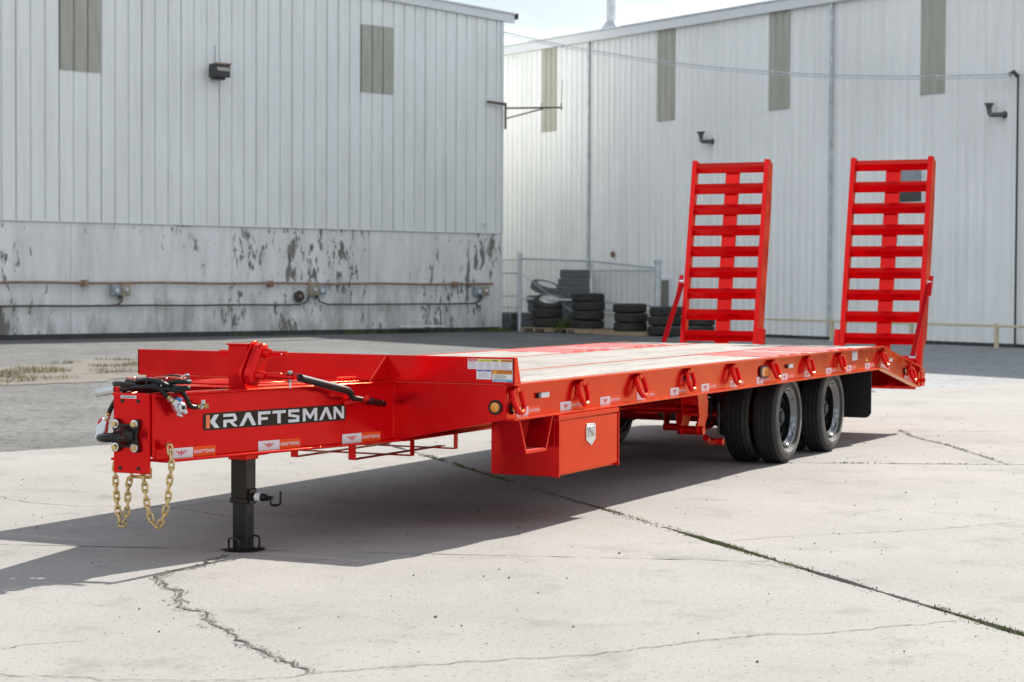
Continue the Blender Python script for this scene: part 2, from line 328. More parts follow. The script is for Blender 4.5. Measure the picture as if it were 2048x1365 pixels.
for pts, wd in CR:
    path = smooth_path([(x, y, 0) for x, y in pts], 14); L = []; R = []
    for i, q in enumerate(path):
        t = (path[min(i+1, len(path)-1)]-path[max(i-1, 0)]).normalized(); nn = Vector((-t.y, t.x, 0))
        j = noise.noise((q.x*9, q.y*9, 2.2))*.035+noise.noise((q.x*30, q.y*30, .2))*.014+rng.uniform(-.004, .004)
        h = wd*(.28+.9*abs(noise.noise((q.x*14, q.y*14, 7)))+.55*rng.random())*min(1, .25+i/5, .25+(len(path)-1-i)/5)*.62
        c = q+nn*j; L.append(c+nn*h*rng.uniform(.4, 1)); R.append(c-nn*h*rng.uniform(.4, 1))
    b = MB(); n = len(path)
    b.add([p+Vector((0, 0, .003)) for p in L+R], [(i, i+1, n+i+1, n+i) for i in range(n-1)]).build('crack', 'crack', yard, smooth=False)
    for strand in range(3 if wd > .015 else 1):      # broken side strands
        b = MB(); i = 0
        while i < n-3:
            l = rng.randrange(3, 9)
            if rng.random() < (.6 if wd > .015 else .22):
                o_ = rng.gauss(0, wd*1.3); q_ = []
                for k in range(i, min(i+l, n)):
                    t = (path[min(k+1, n-1)]-path[max(k-1, 0)]).normalized(); nn = Vector((-t.y, t.x, 0)); mid = (L[k]+R[k])*.5+nn*(o_+rng.uniform(-.004, .004)); hw = wd*rng.uniform(.05, .22)
                    q_.append((mid+nn*hw+Vector((0, 0, .004)), mid-nn*hw+Vector((0, 0, .004))))
                m_ = len(q_); b.add([p[0] for p in q_]+[p[1] for p in q_], [(k, k+1, m_+k+1, m_+k) for k in range(m_-1)])
            i += l
        if b.v: o = b.build('crack_strand', 'crack', yard, smooth=False); o['kind'] = 'stuff'
    if wd > .015:                # crumbled concrete beside the wide cracks
        b = MB()
        for _ in range(380):
            q = rng.choice(path)+Vector((rng.gauss(0, .026), rng.gauss(0, .022), .004)); s_ = rng.uniform(.003, .011); a = rng.random()*6
            b.flat([(q.x+math.cos(a+k*2.1)*s_*rng.uniform(.5, 1.3), q.y+math.sin(a+k*2.1)*s_, q.z+rng.random()*.003) for k in range(3)])
        o = b.build('crack_crumbs', rng.choice(('crack', 'debris')), yard, smooth=False); o['kind'] = 'stuff'
# moss and weeds along the open joint, leaf litter and grit
def tufts(name, spots, material, h0, h1, label, cat):
    b = MB()
    for x, y, s_ in spots:
        for _ in range(9):
            a = rng.random()*6.28; px, py = x+rng.gauss(0, .018)*s_, y+rng.gauss(0, .018)*s_; h = rng.uniform(h0, h1)*s_; l = rng.uniform(.3, 1.2)*h; ww = .0022+.0022*s_
            b.flat([(px-math.sin(a)*ww, py+math.cos(a)*ww, -.01), (px+math.sin(a)*ww, py-math.cos(a)*ww, -.01), (px+math.cos(a)*l, py+math.sin(a)*l, h)])
    o = b.build(name, material, smooth=False); o['kind'] = 'stuff'; return tag(o, label, cat)
sp = []
for k in range(480):
    t = rng.uniform(-.05, 1.05); q = (J1[0][0]+J1[1][0]*t, J1[0][1]+J1[1][1]*t)
    if noise.noise((q[0]*1.6, q[1]*1.6, 3)) > -.12: sp.append((q[0]+rng.gauss(0, .014), q[1]+rng.gauss(0, .014), rng.uniform(.4, 1.1)))
tufts('joint_moss', sp, 'moss', .004, .016, 'low green moss and weeds growing in the open concrete joint', 'moss')
sp = []
for pth in ([(9.42, .2), (8.65, -.15), (7.9, -.62), (7.28, -.96), (6.13, -1.57)], [(5.46, .04), (6.19, -1.68)], [(4.6, 3.0), (4.1, 2.5), (3.7, 2.2)]):
    for k in range(40):
        i = rng.randrange(len(pth)-1); t = rng.random(); sp.append((pth[i][0]*(1-t)+pth[i+1][0]*t, pth[i][1]*(1-t)+pth[i+1][1]*t, rng.uniform(.3, .8)))
tufts('crack_weeds', sp, 'weed', .01, .03, 'thin green weeds sprouting from the cracks behind the trailer wheels', 'weeds')
b = MB()
for _ in range(900):
    x, y = rng.uniform(-5, 13), rng.uniform(-6, 5); s_ = rng.uniform(.003, .009)*(1.5 if rng.random() < .12 else 1); a = rng.random()*6
    b.add([(x+math.cos(a+k*1.57)*s_*rng.uniform(.5, 1.2), y+math.sin(a+k*1.57)*s_*rng.uniform(.4, 1), .002) for k in range(4)]+[(x, y, .002+s_*.7)], [(0, 1, 4), (1, 2, 4), (2, 3, 4), (3, 0, 4)])
o = b.build('leaf_litter', 'debris', smooth=False); o['kind'] = 'stuff'; tag(o, 'scattered brown leaf bits and grit on the pale concrete', 'litter')
b = MB()
for _ in range(1100):
    t = rng.uniform(-.3, 1.1); x, y = J1[0][0]+J1[1][0]*t+rng.gauss(0, .03), J1[0][1]+J1[1][1]*t+rng.gauss(0, .03); s_ = rng.uniform(.002, .008); a = rng.random()*6
    b.add([(x+math.cos(a+k*1.57)*s_*rng.uniform(.5, 1.2), y+math.sin(a+k*1.57)*s_, .001) for k in range(4)]+[(x, y, .001+s_*.6)], [(0, 1, 4), (1, 2, 4), (2, 3, 4), (3, 0, 4)])
o = b.build('joint_grit', 'crack', smooth=False); o['kind'] = 'stuff'; tag(o, 'dark grit spilling from the long open joint', 'grit')
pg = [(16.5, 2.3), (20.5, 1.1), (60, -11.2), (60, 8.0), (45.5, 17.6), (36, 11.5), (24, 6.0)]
pj = jag(pg, .3, .4); n = len(pj); b = MB(); b.add([(x, y, -.025) for x, y in pj]+[(36, 4, -.024)], [(i, (i+1) % n, n) for i in range(n)]); struct(b.build('shade_lightened_gravel_strip', 'lightened_gravel', smooth=False))  # gravel sheet whose lightened tone counters the building shadow falling on it
# dry grass strip left of the trailer tongue
pp = [(12.6, 15.2), (13.9, 13.9), (16.2, 14.0), (19.9, 16.6), (20.3, 18.3), (17.6, 19.3), (13.5, 17.5)]
b = MB()
for i in range(46):
    x, y = rng.uniform(12.6, 20.3), rng.uniform(13.9, 19.0)
    u_ = (x-12.6)/7.7; y = 14.9+u_*2.4+rng.gauss(0, .75); r_ = rng.uniform(.25, .9); n = 22
    b.add([(x+r_*1.5*math.cos(6.283*k/n)*(1+.4*noise.noise((x+math.cos(6.283*k/n), y+math.sin(6.283*k/n), i))), y+r_*math.sin(6.283*k/n)*(1+.4*noise.noise((x+math.cos(6.283*k/n)*2, y+math.sin(6.283*k/n)*2, i))), -.024+i*.00008) for k in range(n)]+[(x, y, -.023+i*.00008)], [(k, (k+1) % n, n) for k in range(n)])
struct(b.build('bare_soil', 'soil', smooth=False, fix=False))
def inside(x, y):
    r = False; j = len(pp)-1
    for i in range(len(pp)):
        if (pp[i][1] > y) != (pp[j][1] > y) and x < (pp[j][0]-pp[i][0])*(y-pp[i][1])/(pp[j][1]-pp[i][1])+pp[i][0]: r = not r
        j = i
    return r
b = MB(); k = 0
while k < 3400:
    x, y = rng.uniform(12, 20.5), rng.uniform(13.8, 19.5)
    u_ = (x-12.6)/7.7
    if abs(y-14.9-u_*2.4) > 1.3*rng.random()**.5 or noise.noise((x*.9, y*.9, 5)) < -.05: continue
    k += 1; a = rng.random()*6.28; h = rng.uniform(.0, .06); l = rng.uniform(.02, .08)
    b.flat([(x-math.sin(a)*.006, y+math.cos(a)*.006, -.03), (x+math.sin(a)*.006, y-math.cos(a)*.006, -.03), (x+math.cos(a)*l, y+math.sin(a)*l, h)])
o = b.build('dry_grass', 'drygrass', smooth=False); o['kind'] = 'stuff'; tag(o, 'yellowed dry grass strip on the asphalt left of the trailer', 'grass')
# weeds along the foot of the left warehouse
sp = []
LA, LD = Vector((28.739, 27.868, 0)), Vector((math.cos(rad(-21.218)), math.sin(rad(-21.218)), 0)); LN = Vector((LD.y, -LD.x, 0))
for k in range(90):
    s_ = rng.uniform(7, 17.2) if rng.random() < .7 else rng.gauss(16.6, .3); q = LA+LD*s_+LN*rng.uniform(.05, .5); sp.append((q.x, q.y, rng.uniform(1., 3.)))
tufts('wall_weeds', sp, 'weed', .02, .06, 'small weeds along the foot of the peeling warehouse wall', 'weeds')

# ================================================================== buildings
def siding(parent, name, material, s0, s1, z0, ztop, pitch, depth, y, kind, offs=0.0):
    """one corrugated sheet between s0 and s1; ztop is a function of s"""
    prof = []
    k0 = math.floor((s0-offs)/pitch)-1
    for k in range(k0, k0+int((s1-s0)/pitch)+4):
        c = offs+k*pitch
        if kind == 'groove': q = [(c-.030, 0), (c-.016, depth), (c+.016, depth), (c+.030, 0), (c+pitch*.36, 0), (c+pitch*.39, .005), (c+pitch*.61, .005), (c+pitch*.64, 0)]
        else: q = [(c-.055, .0), (c-.03, -depth), (c+.03, -depth), (c+.055, 0), (c+pitch*.36, 0), (c+pitch*.40, -.006), (c+pitch*.45, -.006), (c+pitch*.49, 0)]
        prof += q
    prof = [p for p in prof if s0 < p[0] < s1]; prof = [(s0, 0)]+prof+[(s1, 0)]
    n = len(prof); b = MB()
    b.add([(s, y+d, z0) for s, d in prof]+[(s, y+d, ztop(s)) for s, d in prof], [(i, i+1, n+i+1, n+i) for i in range(n-1)])
    return b.build(name, material, parent, smooth=False, fix=False)
# ---- left warehouse: local x along the wall, local -y towards the yard
LW = empty('warehouse', tuple(LA)); LW.rotation_euler = (0, 0, rad(-21.218))
tag(LW, 'grey ribbed metal warehouse on the left above a peeling concrete wall', 'warehouse', None)
zt = lambda s: 9.44+.04*(16.98-s)
PW = 1.22
s = 1.67-13*PW
while s < 16.9:
    siding(LW, 'siding_panel', 'siding_a', s, min(s+PW-.0005, 16.98), 2.97, zt, PW/3, .06, 0, 'groove', 1.67+.012); s += PW
for a, z0, z1 in ((1.67, 6.80, 9.75), (11.43, 6.91, 8.84), (-8.09, 6.80, 9.9)):
    siding(LW, 'skylight_panel', 'fibreglass', a+.01, a+PW-.01, z0, lambda q: z1, PW/3, .045, -.018, 'groove', 1.67+.012)
for a, b_, pm in ((-14, -6.3, 'peel'), (-6.3, -2.2, 'peel'), (-2.2, 2.02, 'peel'), (2.02, 7.0, 'peel'), (7.0, 11.8, 'peel_heavy'), (11.8, 16.72, 'peel')):
    MB().box(a+.006, b_-.006, .035, .3, .1, 2.985).build('wall_panel', pm, LW, bevel=.008, smooth=False)
MB().box(16.72, 16.98, .01, .3, .1, 2.985).build('corner_pier', 'peel_light', LW, bevel=.01, smooth=False)
MB().box(-14, 16.96, .055, .3, -.1, .11).build('plinth', 'darkmetal', LW, smooth=False)
MB().box(-14, 16.99, -.012, .03, 2.95, 2.972).build('drip_flashing', 'trim', LW, smooth=False)
MB().box(16.985, 17.0, .0, 22, .0, 9.45).box(-14, 16.98, .36, 22, .0, 9.3).build('side_wall', 'siding_a', LW, smooth=False)
MB().box(16.9, 17.005, -.035, .06, 2.99, 9.46).build('corner_trim', 'trim', LW, smooth=False, bevel=.006)
e = MB().slab([(17.4, -.10, zt(17.4)+.24), (17.4, -.10, zt(17.4)-.02), (-14, -.10, zt(-14)-.02), (-14, -.10, zt(-14)+.24)], (0, .16, 0))
e.build('rake_trim', 'trim', LW, smooth=False, bevel=.012)
MB().slab([(17.45, -.15, zt(17.45)+.28), (17.45, -.15, zt(17.45)+.24), (-14, -.15, zt(-14)+.24), (-14, -.15, zt(-14)+.28)], (0, 22, 0)).build('roof', 'trim', LW, smooth=False)
MB().box(17.42, 17.50, -.16, 1.2, 9.52, 9.70).build('gutter', 'darkmetal', LW, smooth=False, bevel=.01)
def lw(s, y, z): return LA+LD*s-LN*y+Vector((0, 0, z))      # wall coordinates to world (y<0 in front)
def on_wall(o, s, y=0, z=0): o.location = tuple(lw(s, y, z)); o.rotation_euler = (0, 0, rad(-21.218)); return o
# flood light
b = MB().box(-.29, .29, -.46, -.08, -.18, .2); o = on_wall(b.build('floodlight', 'darkmetal', bevel=.03, smooth=False), 6.40, 0, 7.1); o.scale = (.82, .9, .95)
tag(o, 'dark boxy floodlight fixed high on the left warehouse siding', 'floodlight')
MB().slab([(-.24, -.465, -.02), (.24, -.465, -.02), (.24, -.40, .17), (-.24, -.40, .17)], (0, -.03, .01)).build('lens', 'lampglass', o, smooth=False)
MB().box(-.31, .31, -.50, -.40, .17, .215).build('visor', 'rust', o, smooth=False)
MB().box(-.12, .12, -.1, .0, -.12, .12).build('mount', 'darkmetal', o, smooth=False)
MB().box(-.2, .2, -.3, -.1, -.24, -.18).build('ballast', 'darkmetal', o, smooth=False)
MB().tube([(.0, -.02, .1), (.02, -.02, .75)], .012, 6).build('conduit', 'greybox', o)
# rusty pipe, lower pipe, boxes
o = on_wall(MB().tube([(x, .012*math.sin(x*.9), .01*math.sin(x*1.7)) for x in [-14+.5*i for i in range(62)]]+[(16.5, 0, .04)], .035, 8).build('rusty_pipe', 'rust'), 0, -.12, 1.41)
tag(o, 'long rusty brown pipe running along the peeling wall above the dark pipe', 'pipe')
for s in (-9, -4.5, 2.35, 8.2, 15.0): MB().box(s-.05, s+.05, -.06, .15, -.10, .07).build('clamp', 'rust', o, smooth=False)
b = MB().tube([(-14, 0, 0)]+[(x, 0, .006*math.sin(x*2)) for x in range(-13, 4)]+[(3.15, 0, 0)], .027, 8)
b.tube([(3.15, 0, 0), (3.32, 0, .02), (3.43, -.01, .12), (3.44, -.01, .3)], .03, 8); b.tube([(3.3, 0, 0)]+[(x*.5+3.3, 0, .005*math.sin(x)) for x in range(1, 12)]+[(9.2, 0, 0), (9.45, 0, .08), (9.58, 0, .3)], .025, 8)
b.tube([(9.8, 0, .3), (9.9, 0, .08), (10.2, 0, 0)]+[(x*.5+10.2, 0, .004*math.sin(x*2)) for x in range(1, 11)]+[(15.75, 0, .01), (16.0, 0, .08), (16.08, 0, .3)], .025, 8)
o = on_wall(b.build('electrical_conduit', 'darkpipe'), 0, -.10, .82); tag(o, 'thin dark conduit low on the peeling wall linking the electrical boxes', 'conduit')
def ebox(s, z, flip, label):
    b = MB().box(-.28, -.02, -.16, 0, -.13, .13) if not flip else MB().box(.02, .28, -.16, 0, -.13, .13)
    o = on_wall(b.build('electrical_box', 'greybox', bevel=.012, smooth=False), s, -.03, z); tag(o, label, 'electrical box', 'electrical boxes on the peeling wall')
    x0, x1 = ((-.01, .25), (-.27, .01))[flip]
    p = MB().box(x0, x1, -.17, 0, -.15, .15).build('socket_box', 'beige', o, bevel=.012, smooth=False)
    MB().lathe([(.05, 0), (.05, .05), (.035, .05), (.03, .02)], ((x0+x1)/2, -.17, .02), (0, -1, 0), 12).build('socket', 'white', p)
    MB().box(-.03, .03, -.10, -.02, -.24, -.13).build('conduit_hub', 'darkpipe', o, smooth=False)
    MB().box((-.2, .09)[flip], (-.12, .17)[flip], -.2, -.155, -.06, .05).build('cover', 'white', o, smooth=False)
ebox(3.40, 1.22, 0, 'grey and tan electrical box farthest left on the peeling wall')
ebox(9.80, 1.23, 1, 'tan and grey electrical box at the middle of the peeling wall')
ebox(16.05, 1.2, 0, 'grey and tan electrical box beside the corner of the peeling wall')
o = on_wall(MB().lathe([(.15, 0), (.17, .05), (.15, .09), (.06, .09), (.05, .05)], (0, 0, 0), (0, -1, 0), 18).build('hose_reel', 'darkmetal'), 9.2, -.03, 1.05)
tag(o, 'round dark coil hanging left of the middle electrical box', 'hose reel')
MB().lathe([(.05, 0), (.05, .12), (.02, .14)], (0, 0, 0), (0, -1, 0), 12).build('hub', 'rust', o)
o = on_wall(MB().tube([(0, 0, 0), (0, 0, 1.78)], .016, 6).build('vent_pipe', 'trim'), 16.24, -.06, 1.48)
tag(o, 'thin white upright pipe on the corner of the peeling wall', 'pipe'); MB().lathe([(.05, 0), (.06, .03), (.05, .08), (.0, .09)], (0, -.02, 1.74), (0, 0, 1), 10).build('cap', 'trim', o)
# broken boards lying at the wall foot
for s, l, t, mt, lab in ((13.15, 1.55, .1, 'white', 'pale board lying tilted at the foot of the peeling wall'), (12.6, 1.9, .0, 'darkmetal', 'dark plank lying flat at the foot of the peeling wall behind the pale board')):
    b = MB().bar((0, 0, .03), (l, -.2 if t else 0, .03+t), .05, .16); o = on_wall(b.build('loose_board', mt, smooth=False), s-.6, -.42 if t else -.16, .16 if t else .05); o.rotation_euler[1] = rad(4 if t else 0); tag(o, lab, 'board', 'boards by the wall')
# antenna bracket on the corner
o = on_wall(MB().bar((-.72, 0, 0), (.03, 0, -.03), .07, .05).build('antenna_bracket', 'darkpipe', smooth=False), 16.98, -.12, 6.93)
tag(o, 'rusty steel bracket arm with thin whip antenna on the warehouse corner', 'bracket')
MB().bar((.02, 0, .02), (.02, 0, -.78), .05, .05, (0, 1, 0)).build('upright', 'darkpipe', o, smooth=False)
# the arm reaches out from the corner
MB().bar((.02, 0, -.15), (1.28, -1.19, -.12), .05, .05).build('arm', 'darkpipe', o, smooth=False)
MB().bar((.02, 0, -.47), (.85, -.79, -.16), .04, .04).build('strut', 'darkpipe', o, smooth=False)
MB().tube([(1.26, -1.17, -.1), (1.30, -1.17, .72)], .008, 5).build('whip', 'darkmetal', o); MB().tube([(1.26, -1.17, -.2), (1.26, -1.17, .02)], .02, 6).build('antenna_base', 'darkmetal', o)
MB().tube([(.82, -.76, -.2), (.82, -.76, .03)], .014, 6).build('stub', 'darkmetal', o)

# ---- right building
RA = Vector((49.051, 22.394, 0)); RROT = rad(-123.146); RD = Vector((math.cos(RROT), math.sin(RROT), 0)); RN = Vector((RD.y, -RD.x, 0))
RW = empty('industrial_building', tuple(RA)); RW.rotation_euler = (0, 0, RROT)
tag(RW, 'long white ribbed metal building on the right behind the ramps', 'building')
rz = lambda s: 9.12-.012*s; s = -13.0+.27
PB = .91
k = 0
while s < 31:
    siding(RW, 'siding_panel', 'siding_b', s, s+PB-.003, .06, lambda q: 6.28, PB/3, .032, 0, 'rib', .15)
    siding(RW, 'siding_panel', 'siding_b', s, s+PB-.003, 6.2, rz, PB/3, .032, -.004, 'rib', .15); s += PB
for a, z0 in ((-.10, 6.38), (6.40, 6.30), (11.74, 6.25), (17.78, 6.21), (23.7, 6.2)):
    siding(RW, 'skylight_panel', 'fibreglass', a, a+PB, z0, lambda q: rz(q)-.02, PB/3, .032, -.022, 'rib', .15)
MB().slab([(-14, -.16, rz(-14)+.24), (-14, -.16, rz(-14)-.04), (32, -.16, rz(32)-.04), (32, -.16, rz(32)+.24)], (0, .2, 0)).build('eave_trim', 'trim', RW, smooth=False, bevel=.012)
MB().slab([(-14, -.2, rz(-14)+.28), (-14, -.2, rz(-14)+.24), (32, -.2, rz(32)+.24), (32, -.2, rz(32)+.28)], (0, 14, 1.2)).build('roof', 'trim', RW, smooth=False)
MB().box(-14, 32, .12, 14, 0, 8.4).build('core', 'darkmetal', RW, smooth=False)
MB().box(-14, 32, .0, .1, -.05, .07).build('base_flashing', 'darkmetal', RW, smooth=False)
for s in (2.76, 14.43): MB().box(s-.05, s+.05, -.11, -.03, .1, rz(s)).build('downspout', 'galv', RW, bevel=.01, smooth=False)
def rw(s, y, z): return RA+RD*s-RN*y+Vector((0, 0, z))
def on_rw(o, s, y=0, z=0): o.location = tuple(rw(s, y, z)); o.rotation_euler = (0, 0, RROT); return o
# personnel door low on the wall
o = on_rw(MB().box(-.2, .25, -.06, -.01, 0, 1.55).build('service_door', 'door', bevel=.01, smooth=False), 6.9, 0, 0); tag(o, 'narrow grey door in the right building beside the fence end post', 'door')
MB().box(-.27, -.2, -.07, 0, 0, 1.62).box(.25, .32, -.07, 0, 0, 1.62).box(-.2, .25, -.07, 0, 1.55, 1.62).build('frame', 'trim', o, smooth=False)
# chimney
o = on_rw(MB().lathe([(.155, 0), (.155, 3.4)], (0, 0, 0), (0, 0, 1), 20).build('flue_pipe', 'galv'), 3.1, .55, 9.35); tag(o, 'tall galvanised flue pipe rising from the roof of the right building', 'flue')
MB().lathe([(.42, -.1), (.34, .08), (.20, .3), (.16, .34)], (0, 0, 0), (0, 0, 1), 20).build('flashing_cone', 'galv', o)
MB().box(-.55, .55, -.5, .5, -.16, -.04).build('curb', 'trim', o, smooth=False)
for i in range(12): MB().lathe([(.158, 0), (.164, .012), (.158, .024)], (0, 0, .35+.25*i), (0, 0, 1), 20).build('band', 'galv', o)
# wall vents (elbow with flared mouth)
def vent(s, z, k, lab):
    path = smooth_path([(.35*k, 0, 0), (.35*k, -.22, 0), (.20*k, -.36, .0), (-.05*k, -.38, .02), (-.14*k, -.38, .12), (-.16*k, -.38, .28)], 5)
    o = on_rw(MB().tube(path, .095, 12).build('wall_vent', 'ventgrey'), s, 0, z); tag(o, lab, 'vent', 'elbow vents on the right building'); o.scale = (.62, .62, .62)
    MB().lathe([(.10, 0), (.12, .1), (.19, .2), (.19, .23), (.16, .22)], (-.16*k, -.38, .24), (0, 0, 1), 14).build('mouth', 'ventgrey', o)
    MB().lathe([(.15, 0), (.15, .03)], (.35*k, -.035, 0), (0, -1, 0), 14).build('collar', 'ventgrey', o)
vent(9.0, 5.55, .9, 'dark elbow vent on the right building above the far ramp'); vent(20.5, 5.52, 1, 'dark elbow vent near the right edge of the right building')
# louvre behind the near ramp
o = on_rw(MB().box(-.55, .42, -.10, -.035, -.36, .62).build('louvre_window', 'trim', smooth=False), 17.6, 0, 3.85); tag(o, 'dark window with grey frame on the wall behind the near ramp', 'window')
MB().box(-.48, .35, -.11, -.1, -.30, .12).build('pane', 'glass', o, smooth=False); MB().box(-.48, .35, -.11, -.1, .18, .56).build('pane', 'greybox', o, smooth=False)
MB().slab([(-.9, -.12, .30), (-.48, -.12, .12), (-.48, -.12, -.02), (-.9, -.12, .26)], (0, -.02, 0)).build('flap', 'ventgrey', o, smooth=False)
o = on_rw(MB().lathe([(.10, 0), (.10, .03), (.07, .05)], (0, 0, 0), (0, -1, 0), 16).build('alarm_bell', 'rust'), 4.15, -.04, 2.36); tag(o, 'small round dark red alarm bell on the right building wall', 'bell'); MB().lathe([(.03, .05), (.03, .08)], (0, 0, 0), (0, -1, 0), 10).build('boss', 'darkmetal', o)
# conduit at the right edge and overhead cable
o = on_rw(MB().tube([(0, 0, 0), (0, 0, 6.4)], .026, 8).build('wall_conduit', 'darkmetal'), 21.22, -.12, 0); tag(o, 'dark vertical conduit at the right edge carrying the overhead cable', 'conduit')
MB().tube([(0, 0, 6.38), (-.1, -.05, 6.5), (-.22, -.05, 6.45)], .05, 8).build('weatherhead', 'darkmetal', o)
P0 = lw(17.0, .35, 9.2); P1 = rw(21.1, -.2, 6.45)
def cable(lab, dz, r, mt):
    pts = [P0.lerp(P1, i/40)+Vector((0, 0, dz-.50*4*(i/40)*(1-i/40))) for i in range(41)]
    o = MB().tube(pts, r, 6).build('overhead_cable', mt); tag(o, lab, 'cable', 'overhead cables'); return pts, o
pts, o = cable('upper overhead cable with insulator beads sagging across the right building', 0, .016, 'galv')
for i in (20, 24, 25.3, 28, 30, 31.6, 33, 35.4, 36):
    j = int(i); q = pts[j].lerp(pts[j+1], i-j); MB().lathe([(.0, -.035), (.03, -.02), (.035, 0), (.03, .02), (.0, .035)], q, (0, 0, 1), 8).build('insulator', 'white', o)
cable('lower overhead cable sagging close beneath the beaded one', -.07, .011, 'galv')
# tan guard rail in front of the right building
GR = empty('guard_rail', tuple(rw(10, -.8, 0))); GR.rotation_euler = (0, 0, RROT); tag(GR, 'low tan guard rail along the foot of the right building', 'guard rail')
MB().box(-7, 20, -.02, .02, .47, .53).build('rail', 'barrier', GR, smooth=False, bevel=.01)
for x in (-6, -3.2, -.3, 2.49, 5.4, 8.4, 11.3, 14): MB().box(x-.045, x+.045, -.04, .04, -.05, .56).build('post', 'barrier', GR, smooth=False, bevel=.01)

# ================================================================== fence and tyres
FP1, FP2, FMID = Vector((44.65, 21.14, 0)), Vector((43.25, 16.08, 0)), Vector((44.15, 18.55, 0))
FE = empty('chain_link_fence', tuple(FP1)); tag(FE, 'chain-link fence with galvanised posts enclosing the tyres between the buildings', 'fence')
def rel(v): return Vector(v)-FP1
def fpost(p, h, r, cap): MB().lathe([(r, -.05), (r, h)], rel(p), (0, 0, 1), 14).build('post', 'galv', FE); MB().lathe([(r*1.25, h), (r*1.3, h+.05), (r*.8, h+.11), (.0, h+.13)], rel(p), (0, 0, 1), 14).build('post_cap', 'galv', FE)
fpost(FP1, 2.28, .06, 1); fpost(FP2, 2.05, .10, 1); fpost(FMID, 2.1, .04, 0)
FC = lw(17.1, .5, 0)
zs = ((FP1, 2.2, .98), (FMID, 2.12, .93), (FP2, 1.9, .80))
for (a, za, ma), (b_, zb, mb) in zip(zs, zs[1:]):
    for u, v in ((za, zb), (ma, mb)): MB().tube([rel(a)+Vector((0, 0, u)), rel(b_)+Vector((0, 0, v))], .032, 8).build('rail', 'galv', FE)
for z in (2.15, 1.75, 1.05, .7): MB().tube([rel(FC)+Vector((0, 0, z)), Vector((0, 0, z))], .022, 6).build('rail', 'galv', FE)
B2 = Vector((47.6, 20.6, 0)); B3 = Vector((45.3, 16.9, 0))
for z in (1.85, .62): MB().tube([rel(B2)+Vector((0, 0, z)), rel(B3)+Vector((0, 0, z))], .025, 6).build('rail', 'galv', FE)
MB().tube([Vector((.05, 0, 1.75)), rel(FMID)+Vector((0, 0, .2))], .012, 5).build('brace_wire', 'galv', FE)
def linkmesh(a, b_, h0, h1, step=.085, z0=.05):
    a, b_ = rel(a), rel(b_); L = (b_-a).length; mbb = MB(); H = max(h0, h1)
    hat = lambda x: h0+(h1-h0)*x/L
    for sgn in (1, -1):
        x = -H
        while x < L+H:
            p0, p1 = (x, z0), (x+sgn*H, z0+H)
            def cutx(pa, pb):
                t0, t1 = 0, 1
                for lim, side in ((0, 1), (L, -1)):
                    f0, f1 = side*(pa[0]-lim), side*(pb[0]-lim)
                    if f0 < 0 and f1 < 0: return None
                    if f0 < 0: t0 = max(t0, f0/(f0-f1))
                    if f1 < 0: t1 = min(t1, f0/(f0-f1))
                q0 = (pa[0]+(pb[0]-pa[0])*t0, pa[1]+(pb[1]-pa[1])*t0); q1 = (pa[0]+(pb[0]-pa[0])*t1, pa[1]+(pb[1]-pa[1])*t1)
                if t1 <= t0: return None
                while q1[1] > hat(q1[0]) and t1 > t0: t1 -= .01; q1 = (pa[0]+(pb[0]-pa[0])*t1, pa[1]+(pb[1]-pa[1])*t1)
                return (q0, q1) if t1 > t0+.01 else None
            r = cutx(p0, p1)
            if r:
                w_ = [a+(b_-a).normalized()*q[0]+Vector((0, 0, q[1])) for q in r]; mbb.tube(w_, .0038, 3)
            x += step
    return mbb
b = linkmesh(FP1, FMID, 2.18, 2.1); b2 = linkmesh(FMID, FP2, 2.08, 1.88); b.add(b2.v, b2.f); b2 = linkmesh(FC, FP1, 2.1, 2.1); b.add(b2.v, b2.f)
o = b.build('chain_link_mesh', 'galv', FE, smooth=False); o['kind'] = 'stuff'

def tyre_mesh(R, W, rim, name='tyre', grooves=4):
    h = W/2; pr = [(rim, -h*.62), (rim+.03, -h*.80), (rim+(R-rim)*.35, -h*.98), (rim+(R-rim)*.6, -h), (R-.035, -h*.90), (R-.012, -h*.80)]
    gw = W*.045; xs = [(-.5+(i+1)/(grooves+1))*W*.78*1.12 for i in range(grooves)]
    pr.append((R-.002, -h*.70))
    for x in xs: pr += [(R, x-gw), (R-.010, x-gw*.6), (R-.010, x+gw*.6), (R, x+gw)]
    pr.append((R-.002, h*.70))
    pr += [(R-.012, h*.80), (R-.035, h*.90), (rim+(R-rim)*.6, h), (rim+(R-rim)*.35, h*.98), (rim+.03, h*.80), (rim, h*.62)]
    return pr
MT['oldtyre'] = mat('old_tyre', (.060, .054, .047), .8, col2=(.025, .024, .023), vscale=5, bump=.2, bscale=30)
TY = MB().lathe(tyre_mesh(.49, .265, .29), (0, 0, 0), (0, 0, 1), 36, closed=True).mesh('tyre', 'oldtyre')
RIMW = MB().lathe([(.288, .10), (.30, .115), (.275, .115), (.262, .06), (.20, .05), (.15, .09), (.11, .10), (.105, .04), (.0, .04)], (0, 0, 0), (0, 0, 1), 30, caps=False).mesh('wheel_rim', 'chrome')
RIMG = MB().lathe([(.288, .10), (.30, .115), (.275, .115), (.262, .06), (.20, .05), (.15, .09), (.11, .10), (.105, .04), (.0, .04)], (0, 0, 0), (0, 0, 1), 30, caps=False).mesh('wheel_rim', 'trim')
ORD = ('bottom', 'second', 'third', 'fourth', 'fifth', 'sixth', 'seventh')
